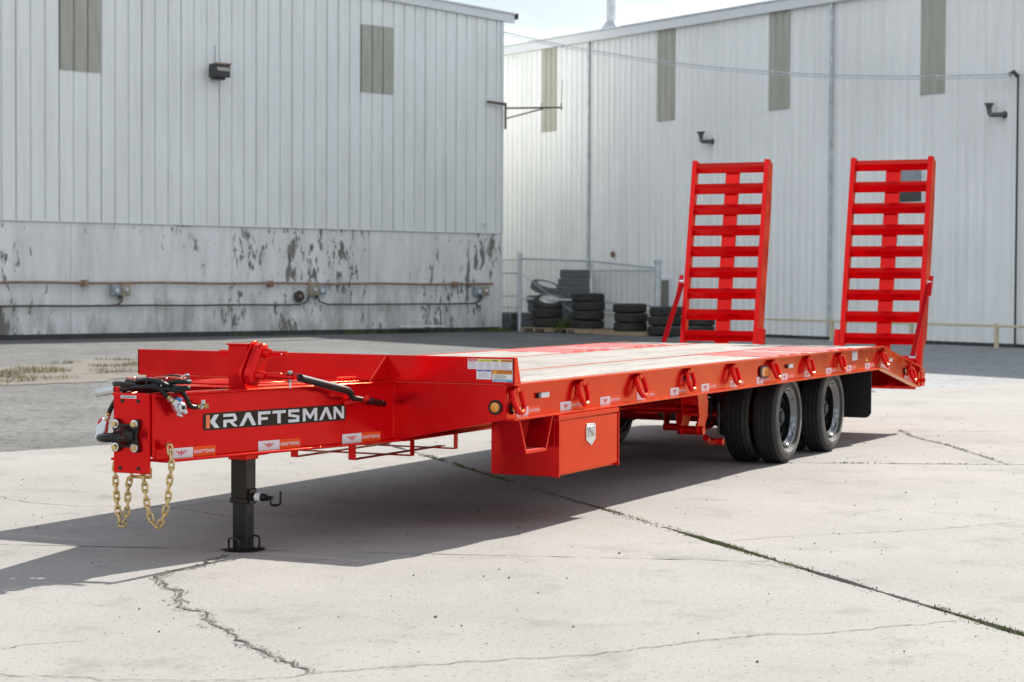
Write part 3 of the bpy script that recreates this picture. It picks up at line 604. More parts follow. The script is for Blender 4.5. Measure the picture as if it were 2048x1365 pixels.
def stack(x, y, z0, n, desc, dx=0, rimtop=None, tilt=0):
    for i in range(n):
        o = put('tyre', TY, None, (x+rng.uniform(-.03, .03)+dx*i, y+rng.uniform(-.03, .03)+dx*i*-.5, z0+.135+i*.268), (rng.uniform(-.02, .02), rng.uniform(-.02, .02), rng.random()*6))
        pos = 'bottom' if i == 0 else ('top' if i == n-1 else ('middle' if n == 3 else ORD[i]+' from below'))
        if n == 1: pos = 'single'
        tag(o, ('%s black tyre in the stack %s' % (pos, desc)) if n > 1 else 'single black tyre %s' % desc, 'tyre', 'stacked tyres in the yard corner')
        if i == n-1 and rimtop: put('wheel_rim', rimtop, o)
        if i == n-1 and tilt: o.rotation_euler = (tilt*.5, -tilt, 0); o.location.z += .05
stack(44.41, 20.04, .14, 3, 'of three on the wooden pallet by the fence post', rimtop=RIMW, tilt=.34)
stack(43.76, 18.49, .10, 4, 'of four in front of the fence', rimtop=RIMG)
stack(43.03, 16.82, .07, 3, 'of three right of the four-high stack', dx=-.015, rimtop=RIMG)
stack(42.40, 15.50, .0, 3, 'of three just left of the far ramp', dx=.01, rimtop=RIMG)
stack(41.75, 14.75, .0, 1, 'in front of the stack beside the far ramp')
stack(43.0, 14.75, .0, 2, 'of two behind the far ramp', rimtop=RIMG)
stack(46.55, 20.15, .0, 7, 'of seven behind the fence')
stack(46.35, 21.15, .0, 4, 'left of the tallest behind the fence')
stack(45.5, 21.9, .0, 2, 'of two at the warehouse corner')
stack(45.15, 21.25, .0, 2, 'of two low behind the fence post')
o = put('tyre', TY, None, (46.1, 20.92, 1.30), (.34, -.12, 0)); tag(o, 'black tyre with pale wheel lying tilted on a stack behind the fence', 'tyre', 'stacked tyres in the yard corner'); put('wheel_rim', RIMG, o)
def pallet(x, y, rz_, lab):
    P = empty('pallet', (x, y, -.03)); P.rotation_euler = (0, 0, rz_); tag(P, lab, 'pallet', 'wooden pallets')
    for i in range(6): MB().box(-.6, .6, -.6+i*.22, -.47+i*.22, .12, .145).build('deck_board', 'woodpallet', P, smooth=False)
    for q in (-.55, 0, .55): MB().box(q-.045, q+.045, -.6, .63, .02, .12).build('stringer', 'woodpallet', P, smooth=False)
pallet(44.35, 20.0, RROT+.1, 'wooden pallet under the chrome-wheeled tyre stack'); pallet(43.75, 18.55, RROT-.15, 'wooden pallet under the four-high tyre stack')
o = MB().box(-1.6, 1.6, -.5, .5, -.04, .07).build('timber_slab', 'woodpallet', None, (43.2, 17.1, 0), (0, 0, RROT), smooth=False); tag(o, 'low weathered slab under the three-high tyre stack', 'slab')
sp = [(44.0+rng.gauss(0, .12), 19.25+rng.gauss(0, .12), rng.uniform(4, 9)) for _ in range(30)]
tufts('tall_weed', sp, 'weed', .03, .075, 'leafy green weed between the two front tyre stacks', 'weed')

# ================================================================== the trailer
TR = empty('equipment_trailer', (0, 0, 0)); tag(TR, 'red flatbed equipment trailer with wooden deck and two upright loading ramps', 'trailer')
YC = 1.316
F0 = Vector((-1.855, 1.203, 0)); TD = Vector((.9761, -.2173, 0)); TN = Vector((-.2173, -.9761, 0)); TROT = math.atan2(-.2173, .9761)
def T(u, n, z): return F0+TD*u+TN*n+Vector((0, 0, z))
def mir(p): return Vector((p[0], 2*YC-p[1], p[2]))
ident = lambda p: Vector(p)
def tslab(b, u0, u1, n0, n1, z0, z1, f, u1b=None):
    u1b = u1 if u1b is None else u1b
    b.slab([f(T(u0, n0, z0)), f(T(u1, n0, z0)), f(T(u1b, n1, z0)), f(T(u0, n1, z0))], (0, 0, z1-z0))
for f in (ident, mir):       # tongue beams
    b = MB(); tslab(b, .02, 1.888, -.012, 0, .547, .877, f); o = b.build('tongue_beam', 'red', TR, bevel=.002, smooth=False)
    b = MB(); tslab(b, .0, 1.90, -.075, .022, .877, .892, f); b.build('top_flange', 'red', o, bevel=.006)
    b = MB(); tslab(b, .05, 1.90, -.085, .052, .533, .547, f); b.build('bottom_flange', 'red', o, bevel=.004)
    b = MB(); b.tube([f(T(.008, .004, .56)), f(T(.008, .004, .88))], .008, 8).build('weld_bead', 'red', o)
    pts = [f(Vector((-.014, .79+.012*rng.random()*.3, .56+i*.0082))) for i in range(40)]
    MB().tube(pts, [.006+.0025*(i % 3 == 0) for i in range(40)], 6).build('weld_bead', 'red', o)
bx('front_plate', 'red', TR, -1.878, -1.856, 1.205, 1.427, .476, .893, bevel=.004)
b = MB()
for y, z in ((1.383, .502), (1.268, .503), (1.37, .852), (1.27, .852)): b.lathe([(.0105, 0), (.0105, .003)], (-1.8785, y, z), (-1, 0, 0), 14)
b.build('bolt_holes', 'black', TR)
MB().box(-1.8805, -1.879, 1.280, 1.378, .866, .882).build('warning_strip', 'white', TR, smooth=False)
b = MB()
for r in range(2):
    y = 1.287
    while y < 1.372: l = rng.uniform(.004, .012); b.box(-1.8814, -1.881, y, min(y+l, 1.373), .8695+.0065*r, .873+.0065*r); y += l+.002
b.build('strip_print', 'ink', TR, smooth=False)
# cover plates between the tongue beams, open pocket at the nose
cv = MB(); cv.slab([T(.62, -.075, .893), T(1.89, -.075, .893), mir(T(1.89, -.075, .893)), mir(T(.62, -.075, .893))], (0, 0, .006)); cv.build('tongue_cover', 'red', TR, bevel=.002)
MB().slab([T(.25, -.03, .56), T(.6, -.03, .56), mir(T(.6, -.03, .56)), mir(T(.25, -.03, .56))], (0, 0, .006)).build('pocket_floor', 'black', TR, smooth=False)
MB().slab([T(.6, -.013, .56), T(.606, -.013, .56), mir(T(.606, -.013, .56)), mir(T(.6, -.013, .56))], (0, 0, .33)).build('pocket_wall', 'red', TR, smooth=False)
lid = MB().slab([(-1.02, 1.22, .9), (-.5, 1.14, .9), (-.5, 1.70, .9), (-1.02, 1.62, .9)], (0, 0, .006)).build('hatch', 'red', TR, bevel=.002)
MB().lathe([(.012, 0), (.012, .012), (.0, .018)], (-.92, 1.26, .906), (0, 0, 1), 10).build('hatch_bolt', 'chrome', lid)
MB().tube([(-.36, .98, .912), (-.20, .945, .912)], .012, 8).build('stop_rod', 'red', TR)
# headboard and front bulkhead
bh = MB().slab([(-.012, .057, .886), (-.012, .057, .690), (-.012, .79, .541), (-.012, 2*YC-.79, .541), (-.012, 2*YC-.057, .690), (-.012, 2*YC-.057, .886)], (.011, 0, 0)).build('front_bulkhead', 'red', TR, bevel=.003, smooth=False)
MB().slab([(-.013, .06, .692), (-.013, .79, .543), (-.013, .79, .536), (-.013, .06, .685)], (.05, 0, 0)).build('edge_flange', 'red', bh, smooth=False)
hb = MB().box(-.022, -.008, 0, 2*YC, .888, 1.045).build('headboard', 'red', TR, bevel=.004, smooth=False)
for f in (ident, mir):
    MB().slab([f((-.022, 0, 1.045)), f((.022, 0, 1.045)), f((.074, 0, .893)), f((-.022, 0, .893))], (0, .012 if f is ident else -.012, 0)).build('end_gusset', 'red', hb, bevel=.002, smooth=False)
    g = MB().slab([f((-.022, .838, 1.035)), f((-.215, .838, .898)), f((-.022, .838, .898))], (0, .012 if f is ident else -.012, 0)).build('gusset', 'red', hb, bevel=.002, smooth=False)
    pts = [f(Vector((-.215, .838, .898)).lerp(Vector((-.024, .838, 1.036)), i/26)) for i in range(27)]
    MB().tube(pts, [.004+.003*(i % 2) for i in range(27)], 6).build('weld_bead', 'red', g)
    pts = [f((-.026, .836, .9+i*.0054)) for i in range(25)]
    MB().tube(pts, [.003+.002*(i % 2) for i in range(25)], 6).build('weld_bead', 'red', g)
# side rails: outward facing channel, then the dropped tail
KX, KZ = 8.04, .892
for f, nm in ((ident, 1), (mir, -1)):
    def B(b, x0, x1, y0, y1, z0, z1):
        p, q = f((x0, y0, z0)), f((x1, y1, z1)); b.box(p.x, q.x, min(p.y, q.y), max(p.y, q.y), z0, z1)
    b = MB(); B(b, .0, KX, .056, .066, .692, .881); web = b.build('side_rail', 'red', TR, smooth=False)
    b = MB(); B(b, -.008, KX, .0, .070, .881, .893); b.build('top_flange', 'red', web, bevel=.003, smooth=False)
    b = MB(); B(b, -.006, KX, .0, .070, .679, .692); b.build('bottom_flange', 'red', web, bevel=.003, smooth=False)
    dy = .01*nm
    tw = MB().slab([f((KX, .056, .690)), f((KX, .056, .882)), f((9.62, .056, .612)), f((9.42, .056, .452))], (0, dy, 0)).build('tail_rail', 'red', TR, smooth=False)
    MB().slab([f((KX, .0, .881)), f((KX, .0, .893)), f((9.635, .0, .622)), f((9.635, .0, .610))], (0, .07*nm, 0)).build('top_flange', 'red', tw, bevel=.003, smooth=False)
    MB().slab([f((KX, .0, .679)), f((KX, .0, .692)), f((9.42, .0, .456)), f((9.42, .0, .443))], (0, .07*nm, 0)).build('bottom_flange', 'red', tw, bevel=.003, smooth=False)
    MB().slab([f((KX-.06, .045, .879)), f((8.55, .045, .803)), f((8.42, .045, .755))], (0, dy, 0)).build('corner_plate', 'red', tw, smooth=False)
# main beams and cross-members
for y in (.79, 2*YC-.79):
    o = MB().box(.004, 9.36, y-.006, y+.006, .548, .846).build('main_beam', 'red', TR, smooth=False)
    MB().box(.0, 8.0, y-.07, y+.07, .533, .547).build('bottom_flange', 'red', o, bevel=.003, smooth=False)
for i in range(20):
    x = .3+i*.41; b = MB()
    for y0, y1 in ((.067, .782), (.798, 2*YC-.798), (2*YC-.782, 2*YC-.067)): b.box(x-.03, x+.03, y0, y1, .77, .844)
    b.build('cross_member', 'red', TR, smooth=False)
# wooden deck
rows = []
y = .074
for _ in range(4): rows.append((y, y+.163)); y += .168
ctr0 = .842
for _ in range(5): rows.append((ctr0, ctr0+.186)); ctr0 += .1905
rows += [(2*YC-b_, 2*YC-a_) for a_, b_ in rows[:4]]
for i, (a_, b_) in enumerate(rows):
    side = i < 4 or i > 8
    spans = ((.03, 4.93), (6.02, 6.32), (7.40, 8.03)) if side else ((.03, 8.03),)
    for x0, x1 in spans:
        dz = rng.uniform(-.002, .002); MB().box(x0, x1, a_, b_, .848, .889+dz).build('plank', 'wood', TR, bevel=.004, smooth=False)
for y0, y1 in ((.748, .838), (2*YC-.838, 2*YC-.748)): MB().box(.03, 8.03, y0, y1, .848, .888).build('deck_strip', 'red', TR, smooth=False)
for x0, x1 in ((4.94, 6.01), (6.33, 7.39)):
    for y0, y1 in ((.073, .745), (2*YC-.745, 2*YC-.073)):
        o = MB().box(x0, x1, y0, y1, .872, .8915).build('tread_plate', 'tread', TR, bevel=.002, smooth=False)
        for k in range(3): MB().box(x0+.22+.3*k, x0+.34+.3*k, y0+.004, y0+.03, .892, .897).build('cleat', 'red', o, smooth=False)
# nail heads
b = MB()
for a_, b_ in rows:
    for i in range(20):
        for q in (.3, .72):
          if rng.random() < .3: b.lathe([(.004, 0), (.004, .0012)], (.3+i*.41+rng.uniform(-.01, .01), a_+(b_-a_)*q, .890), (0, 0, 1), 6)
o = b.build('deck_screws', 'darkmetal', TR, smooth=False); o['kind'] = 'stuff'
# sloping tail deck
for i in range(14):
    x0 = 8.06+i*.108; z = lambda x: .889-(x-KX)*.170
    MB().slab([(x0, .072, z(x0)), (x0+.10, .072, z(x0+.1)), (x0+.10, 2*YC-.072, z(x0+.1)), (x0, 2*YC-.072, z(x0))], (0, 0, -.03)).build('tail_slat', 'red', TR, smooth=False)
rb = MB().box(9.40, 9.50, .01, 2*YC-.01, .445, .60).build('rear_bumper', 'red', TR, bevel=.004, smooth=False)
MB().box(9.20, 9.40, .3, 2*YC-.3, .455, .467).build('bumper_flange', 'red', rb, smooth=False)
MB().slab([(9.63, .0, .45), (9.5, .0, .45), (9.5, .0, .60), (9.63, .0, .60)], (0, .06, 0)).build('hinge_plate', 'red', rb, bevel=.003, smooth=False)

# tie-down rings
brk = MB().slab([(-.036, .0555, .0), (.036, .0555, 0), (.050, .0555, -.105), (.028, .0555, -.085), (-.028, .0555, -.085), (-.050, .0555, -.105)], (0, -.006, 0))
prof = [(.052, -.004), (.034, -.004), (.018, -.012), (.013, -.026), (.018, -.040), (.032, -.049), (.052, -.050), (.052, -.044), (.035, -.043), (.023, -.036), (.020, -.026), (.023, -.016), (.035, -.010), (.052, -.010)]
brk.slab([(-.022, y_, z_) for y_, z_ in prof], (.044, 0, 0))
brk_me = brk.mesh('ring_bracket', 'red')
path = [Vector((x_, 0, 0)) for x_ in (-.032, 0, .032)]+[Vector((.056, 0, -.012))]+[Vector((.061, 0, -.06))]
path += [Vector((.061*math.cos(a), 0, -.076-.061*math.sin(a))) for a in [math.pi*i/10 for i in range(11)]]+[Vector((-.061, 0, -.06)), Vector((-.056, 0, -.012))]
ring_me = MB().tube(path, .0170, 10, closed=True).mesh('ring', 'red')
RX = [.067+.951*k for k in range(8)]
def ring(x, z, tilt=0):
    o = put('tie_down', brk_me, TR, (x, 0, z), (0, tilt, 0), .002)
    put('ring', ring_me, o, (0, .034, -.026), (rad(-16+rng.uniform(-4, 4)), 0, rad(rng.uniform(-2, 2))))
for x in RX: ring(x+.01, .880)
ring(8.16, .858, .17); ring(9.22, .674, .17)
# marker lamps
def lamp(x, y, z, r=.034, front=False, ov=1.0):
    ax = (-1, 0, 0) if front else (0, -1, 0)
    b = MB().lathe([(r, -.002), (r, .012), (r*.86, .018), (r*.72, .014), (r*.70, .002)], (0, 0, 0), ax, 24); o = b.build('marker_lamp', 'black', TR, (x, y, z)); o.scale = (ov if not front else 1, 1, 1)
    MB().lathe([(r*.72, 0), (r*.68, .013), (r*.4, .018), (0, .019)], (0, 0, 0), ax, 20).build('lens', 'amber', o)
lamp(-.013, .121, .755, .043, True); lamp(.075, .055, .752, .042)
for x in (4.65,): 
    o = MB().slab([(x+.115*math.cos(a)*abs(math.cos(a))**-.35 if abs(math.cos(a)) > .01 else x, .055, .782+.052*math.sin(a)*(abs(math.sin(a))**-.35 if abs(math.sin(a)) > .01 else 1)) for a in [2*math.pi*i/28 for i in range(28)]], (0, -.014, 0)).build('turn_lamp', 'black', TR, bevel=.004)
    MB().slab([(x+.088*math.cos(a)*abs(math.cos(a))**-.35 if abs(math.cos(a)) > .01 else x, .042, .782+.036*math.sin(a)*(abs(math.sin(a))**-.35 if abs(math.sin(a)) > .01 else 1)) for a in [2*math.pi*i/28 for i in range(28)]], (0, -.006, 0)).build('lens', 'amber', o)
for x in (.40, 2.86, 5.22, 8.36):
    z = .804-max(0, x-KX)*.17
    o = MB().box(x, x+.045, .04, .056, z-.016, z+.016).build('light_module', 'black', TR, bevel=.003, smooth=False)
    MB().box(x+.046, x+.165, .042, .056, z-.016, z+.016).build('clear_lens', 'white', o, bevel=.004, smooth=False)
    MB().lathe([(.006, 0), (.006, .003)], (x+.022, .04, z), (0, -1, 0), 10).build('screw', 'chrome', o)
MB().box(2.80, 2.855, .05, .0558, .786, .822).build('red_reflector', 'redprint', TR, smooth=False)
lamp(9.02, .055, .62, .034)

# ---------------------------------------------------------------- lettering
GL = {'K': [[(.30, .55), (.30, .45), (.60, 0), (.95, 0), (.62, .5), (.92, 1), (.58, 1)]],
      'R': [[(0, 0), (.22, 0), (.22, .34), (.42, .34), (.74, 0), (1, 0), (.66, .36), (.93, .46), (.93, .70), (.80, 1), (0, 1), (0, .78), (.70, .78), (.72, .56), (0, .56)]],
      'A': [[(0, 0), (.24, 0), (.53, .66), (.78, 0), (1.04, 0), (.66, 1), (.42, 1)]],
      'F': [[(0, 0), (.24, 0), (.24, .34), (.78, .34), (.78, .55), (.24, .55), (.24, .77), (1, .77), (1, 1), (0, 1)]],
      'T': [[(.37, 0), (.62, 0), (.62, .77), (1, .77), (1, 1), (0, 1), (0, .77), (.37, .77)]],
      'S': [[(0, 0), (1, 0), (1, .50), (.24, .64), (.24, .77), (1, .77), (1, 1), (0, 1), (0, .47), (.74, .34), (.74, .22), (0, .22)]],
      'M': [[(0, 0), (.20, 0), (.20, .62), (.46, .16), (.56, .16), (.80, .62), (.80, 0), (1, 0), (1, 1), (.78, 1), (.5, .48), (.22, 1), (0, 1)]],
      'N': [[(0, 0), (.22, 0), (.22, .62), (.76, 0), (1, 0), (1, 1), (.78, 1), (.78, .40), (.24, 1), (0, 1)]]}
SPAN = [('K', 50, 185), ('R', 215, 355), ('A', 370, 530), ('F', 555, 680), ('T', 700, 835), ('S', 862, 975), ('M', 1012, 1165), ('A', 1185, 1325), ('N', 1340, 1455)]
def word(h, W, ox, oz, y=0, kbar=True):      # letters laid out over width W (x 50..1455)
    b = MB(); kb = MB(); sc = W/1405.0
    for ch, a_, c_ in SPAN:
        for poly in GL[ch]:
            b.flat([(ox+(a_-50+(c_-a_)*px)*sc, y, oz+h*pz) for px, pz in poly])
    kb.flat([(ox, y, oz), (ox+36*sc, y, oz), (ox+36*sc, y, oz+h*.40), (ox+46*sc, y, oz+h*.48), (ox+36*sc, y, oz+h*.62), (ox+36*sc, y, oz+h), (ox, y, oz+h)])
    return b, kb
# big name plate on the tongue beam
LEN = 1.109; z0, z1 = .681, .772
c = .011; plate = MB().slab([(c, 0, 0), (LEN-c, 0, 0), (LEN, 0, c), (LEN, 0, z1-z0-c), (LEN-c, 0, z1-z0), (c, 0, z1-z0), (0, 0, z1-z0-c), (0, 0, c)], (0, .0012, 0))
pl = plate.build('name_decal', 'brown', TR, tuple(T(.3606, .0025, z0)), (0, 0, TROT), smooth=False)
b, kb = word(.0715, LEN*.969, LEN*.0172, .0098, -.0006)
b.build('lettering', 'white', pl, smooth=False); kb.build('letter_bar', 'salmon', pl, smooth=False)
# small two-tone name stickers
SW, SH = .164, .052
chip_w = MB().slab([(0, 0, 0), (SW, 0, 0), (SW, 0, SH), (0, 0, SH)], (0, .0008, 0)).mesh('name_sticker', 'white', smooth=False)
chip_o = MB().slab([(SW+.0005, 0, 0), (2*SW, 0, 0), (2*SW, 0, SH), (SW+.0005, 0, SH)], (0, .0008, 0)).mesh('orange_half', 'orange', smooth=False)
b, kb = word(.018, SW*.88, SW+SW*.06, .0165, -.0006); b.add(kb.v, kb.f); word_me = b.mesh('lettering', 'white', smooth=False)
cx_, cz_ = SW*.5, .027
emb = MB().flat([(cx_-.006, -.0006, cz_+.004), (cx_, -.0006, cz_-.019), (cx_+.006, -.0006, cz_+.004), (cx_+.003, -.0006, cz_+.012), (cx_+.001, -.0006, cz_+.016), (cx_-.005, -.0006, cz_+.014), (cx_-.002, -.0006, cz_+.009)])
for k in (1, -1):
    for i, (l, zz_) in enumerate(((.046, .011), (.037, .005), (.027, -.001))):
        emb.flat([(cx_+k*.007, -.0006, cz_+zz_-.008), (cx_+k*.018, -.0006, cz_+zz_-.002), (cx_+k*l, -.0006, cz_+zz_+.0005), (cx_+k*(l-.006), -.0006, cz_+zz_-.003), (cx_+k*.018, -.0006, cz_+zz_-.006), (cx_+k*.007, -.0006, cz_+zz_-.012)])
emb_me = emb.mesh('emblem', 'redprint', smooth=False)
def sticker(loc, rot=(0, 0, 0)):
    o = put('name_sticker', chip_w, TR, loc, rot); put('orange_half', chip_o, o); put('lettering', word_me, o); put('emblem', emb_me, o)
for X in (-1.735, -1.105, -.449): sticker(tuple(T((X+1.855)/.9761, .0025, .5475)), (0, 0, TROT))
for k in range(13): sticker((.128+.622*k, .0545, .694))
sticker((8.13, .0545, .678), (0, rad(9.6), 0)); sticker((9.03, .0545, .526), (0, rad(9.6), 0))
# warning labels on the headboard (front face, read from the front: local x runs to -y)
def text_mesh(txt, size, name, material):
    cu = bpy.data.curves.new(name, 'FONT'); cu.body = txt; cu.size = size; cu.fill_mode = 'FRONT'; cu.resolution_u = 2
    t = bpy.data.objects.new('tmp', cu); COL.objects.link(t); dg = bpy.context.evaluated_depsgraph_get(); me = bpy.data.meshes.new_from_object(t.evaluated_get(dg))
    bpy.data.objects.remove(t); me.materials.clear(); me.materials.append(MT[material]); return me
HX = -.0225
def label(y_left, z_top, w_, h_, material, depth=.0008):
    b = MB().slab([(0, 0, 0), (w_, 0, 0), (w_, 0, -h_), (0, 0, -h_)], (0, depth, 0)); o = b.build('warning_label', material, TR, (HX-depth, y_left, z_top), (0, 0, rad(-90)), smooth=False); return o
def strip(o, x, z, w_, h_, material, name='print', lift=.0005): MB().slab([(x, 0, z), (x+w_, 0, z), (x+w_, 0, z-h_), (x, 0, z-h_)], (0, .0003, 0)).build(name, material, o, (0, -lift, 0), smooth=False)
def lines(o, x, z, w_, n, dz, material, t=.0022):
    b = MB()
    for i in range(n):
        xx = x; end = x+w_*rng.uniform(.6, 1)
        while xx < end: l = rng.uniform(.003, .012); b.flat([(xx, 0, z-i*dz), (min(xx+l, end), 0, z-i*dz), (min(xx+l, end), 0, z-i*dz-t), (xx, 0, z-i*dz-t)]); xx += l+.0015
    b.build('small_print', material, o, (0, -.0007, 0), smooth=False)
def words(o, txt, x, z, size, material): me = text_mesh(txt, size, 'lettering', material); put('lettering', me, o, (x, -.0009, z), (rad(90), 0, 0))
def tri(o, x, z, s_, material, m2): 
    MB().flat([(x, 0, z), (x+s_, 0, z), (x+s_/2, 0, z+s_*.9)]).build('warning_triangle', material, o, (0, -.0009, 0), smooth=False)
    MB().flat([(x+s_*.46, 0, z+s_*.2), (x+s_*.54, 0, z+s_*.2), (x+s_*.54, 0, z+s_*.6), (x+s_*.46, 0, z+s_*.6)]).build('exclamation', m2, o, (0, -.0011, 0), smooth=False)
o = label(.298, 1.034, .067, .060, 'white'); strip(o, .003, -.002, .062, .014, 'redprint'); words(o, 'DANGER', .020, -.0135, .012, 'white'); tri(o, .006, -.0135, .010, 'white', 'redprint'); lines(o, .006, -.020, .055, 5, .0078, 'grey_ink')
o = label(.2308, 1.034, .146, .060, 'white'); strip(o, .001, -.002, .144, .014, 'yellow'); words(o, 'CAUTION', .032, -.0135, .012, 'ink'); tri(o, .019, -.0135, .010, 'ink', 'yellow')
b = MB()
for r in range(2):
    for k in range(4): b.flat([(.092+.009*k, 0, -.004-.0052*r), (.0995+.009*k, 0, -.004-.0052*r), (.0995+.009*k, 0, -.0083-.0052*r), (.092+.009*k, 0, -.0083-.0052*r)])
b.build('pictograms', 'ink', o, (0, -.0009, 0), smooth=False)
for k in range(3): lines(o, .004+.049*k, -.020, .043, 7, .0056, 'grey_ink', .0017)
o = label(.0845, 1.034, .074, .060, 'white'); strip(o, .001, -.002, .071, .014, 'amberprint'); words(o, 'WARNING', .019, -.0135, .0115, 'ink'); tri(o, .006, -.0135, .010, 'ink', 'amberprint'); lines(o, .004, -.020, .064, 6, .0066, 'grey_ink')
o = label(.241, .973, .097, .057, 'white'); strip(o, .004, -.003, .089, .0085, 'blueprint'); words(o, 'NOTICE', .032, -.0105, .0085, 'white'); lines(o, .014, -.017, .07, 6, .0058, 'grey_ink', .0015)
o = label(.139, .973, .130, .070, 'white'); strip(o, .0015, -.0015, .127, .024, 'amberprint'); words(o, 'CAUTION', .036, -.0165, .0205, 'ink'); tri(o, .010, -.0235, .019, 'yellow', 'ink'); lines(o, .012, -.031, .105, 5, .0062, 'ink', .002)
strip(o, .0015, -.0585, .127, .0105, 'cyan'); lines(o, .012, -.0605, .10, 1, .005, 'white', .0025); lines(o, .025, -.0650, .08, 1, .005, 'white', .0022)
# load chart label low on the side rail
o = MB().slab([(0, 0, 0), (.17, 0, 0), (.17, 0, .085), (0, 0, .085)], (0, .0008, 0)).build('load_label', 'white', TR, (7.16, .0545, .785), smooth=False)
MB().flat([(.004, 0, .068), (.08, 0, .068), (.08, 0, .083), (.004, 0, .083)]).build('print', 'cyan', o, (0, -.0006, 0), smooth=False); MB().flat([(.085, 0, .068), (.166, 0, .068), (.166, 0, .083), (.085, 0, .083)]).build('print', 'amberprint', o, (0, -.0006, 0), smooth=False)
lines(o, .008, .062, .15, 9, .0065, 'grey_ink', .002)
MB().slab([(7.62, .0545, .765), (7.68, .0545, .765), (7.65, .0545, .80)], (0, .0008, 0)).build('caution_sticker', 'yellow', TR, smooth=False)

# ---------------------------------------------------------------- toolbox and step
tb = MB().box(.578, 1.522, .012, .44, .306, .676).build('toolbox', 'red', TR, bevel=.004, smooth=False)
dr = MB().box(.604, 1.508, -.010, .012, .322, .640).build('door', 'red', tb, bevel=.004, smooth=False)
MB().box(.578, 1.522, -.014, .012, .648, .676).build('drip_lip', 'red', tb, bevel=.003, smooth=False)
MB().box(.578, .590, -.016, .012, .302, .646).build('door_jamb', 'red', tb, smooth=False); MB().box(1.512, 1.522, -.016, .012, .302, .646).build('door_jamb', 'red', tb, smooth=False)
la = MB().slab([(1.005, -.010, .60), (1.125, -.010, .60), (1.137, -.010, .588), (1.137, -.010, .50), (1.075, -.010, .462), (.993, -.010, .50), (.993, -.010, .588)], (0, -.006, 0)).build('latch', 'chrome', dr, bevel=.002)
MB().slab([(1.015, -.016, .585), (1.115, -.016, .585), (1.115, -.016, .515), (1.015, -.016, .515)], (0, -.003, 0)).build('latch_cup', 'steel', la, bevel=.003); MB().tube([(1.03, -.022, .57), (1.095, -.022, .53)], .008, 8).build('latch_handle', 'chrome', la)
st = MB()
P = [(.061, .676), (.15, .486), (.20, .478), (.44, .478), (.532, .676)]; w_ = .010
for (xa, za), (xb, zb) in zip(P, P[1:]): st.bar((xa, .075, za), (xb, .075, zb), .010, .13, (0, 1, 0)) if False else st.slab([(xa, .01, za), (xb, .01, zb), (xb+.0, .01, zb+.010), (xa+.010 if xa < .1 else xa, .01, za+.004)], (0, .13, 0))
stp = st.build('side_step', 'red', TR, bevel=.001, smooth=False)
MB().slab([(.061, .004, .68), (.072, .004, .68), (.168, .004, .492), (.432, .004, .492), (.522, .004, .68), (.534, .004, .68), (.442, .004, .476), (.152, .004, .476)], (0, .145, 0)).build('step_hoop', 'red', stp, bevel=.002, smooth=False)
MB().box(.18, .42, .01, .14, .492, .496).build('step_tread', 'tread', stp, smooth=False)

# ---------------------------------------------------------------- wheels, axles, suspension
R = .3775
pr = tyre_mesh(R, .215, .236, grooves=4)
ty_me = MB().lathe(pr, (0, 0, 0), (0, 1, 0), 72, closed=True).mesh('tyre', 'rubber')
ty_me.materials.append(MT['sunlit_dusty'])  # sidewall faces get the rubber with sunlight put into its colour
for p_ in ty_me.polygons:
    if abs(p_.normal.y) > .75 and .24 < math.hypot(p_.center.x, p_.center.z) < .352: p_.material_index = 1
rimp = [(.236, -.066), (.2455, -.078), (.243, -.086), (.236, -.084), (.226, -.060), (.207, -.045), (.203, .02), (.200, .064), (.185, .074), (.14, .066), (.115, .060), (.10, .060)]
rim_o = MB().lathe(rimp+[(.0, .060)], (0, 0, 0), (0, 1, 0), 56, caps=False).mesh('rim', 'rim')
rim_i = MB().lathe([(.236, -.066), (.2455, -.078), (.24, -.084), (.226, -.05), (.20, -.064), (.0, -.062)], (0, 0, 0), (0, 1, 0), 40, caps=False).mesh('rim', 'rim')
sw_me = MB()
for k in range(46):      # moulded sidewall lettering-like ridges kept as plain ribs
    pass
AX = (5.415, 6.668)
def wheel(x, y, rim, flip):
    o = put('wheel', ty_me, TR, (x, y, R), (0, rng.random()*6, rad(180) if flip else 0)); o.name = 'wheel'
    r_ = put('rim', rim, o)
    if rim is rim_o:
        MB().lathe([(.088, .06), (.088, -.01), (.075, -.025), (.05, -.028), (.045, -.045), (.0, -.046)], (0, 0, 0), (0, 1, 0), 24).build('hub', 'flap', o)
        b = MB()
        for k in range(10): a = k*math.pi/5; b.lathe([(.012, .06), (.012, .035), (.008, .03)], (.112*math.cos(a), 0, .112*math.sin(a)), (0, 1, 0), 6)
        b.build('wheel_nuts', 'darkmetal', o)
    return o
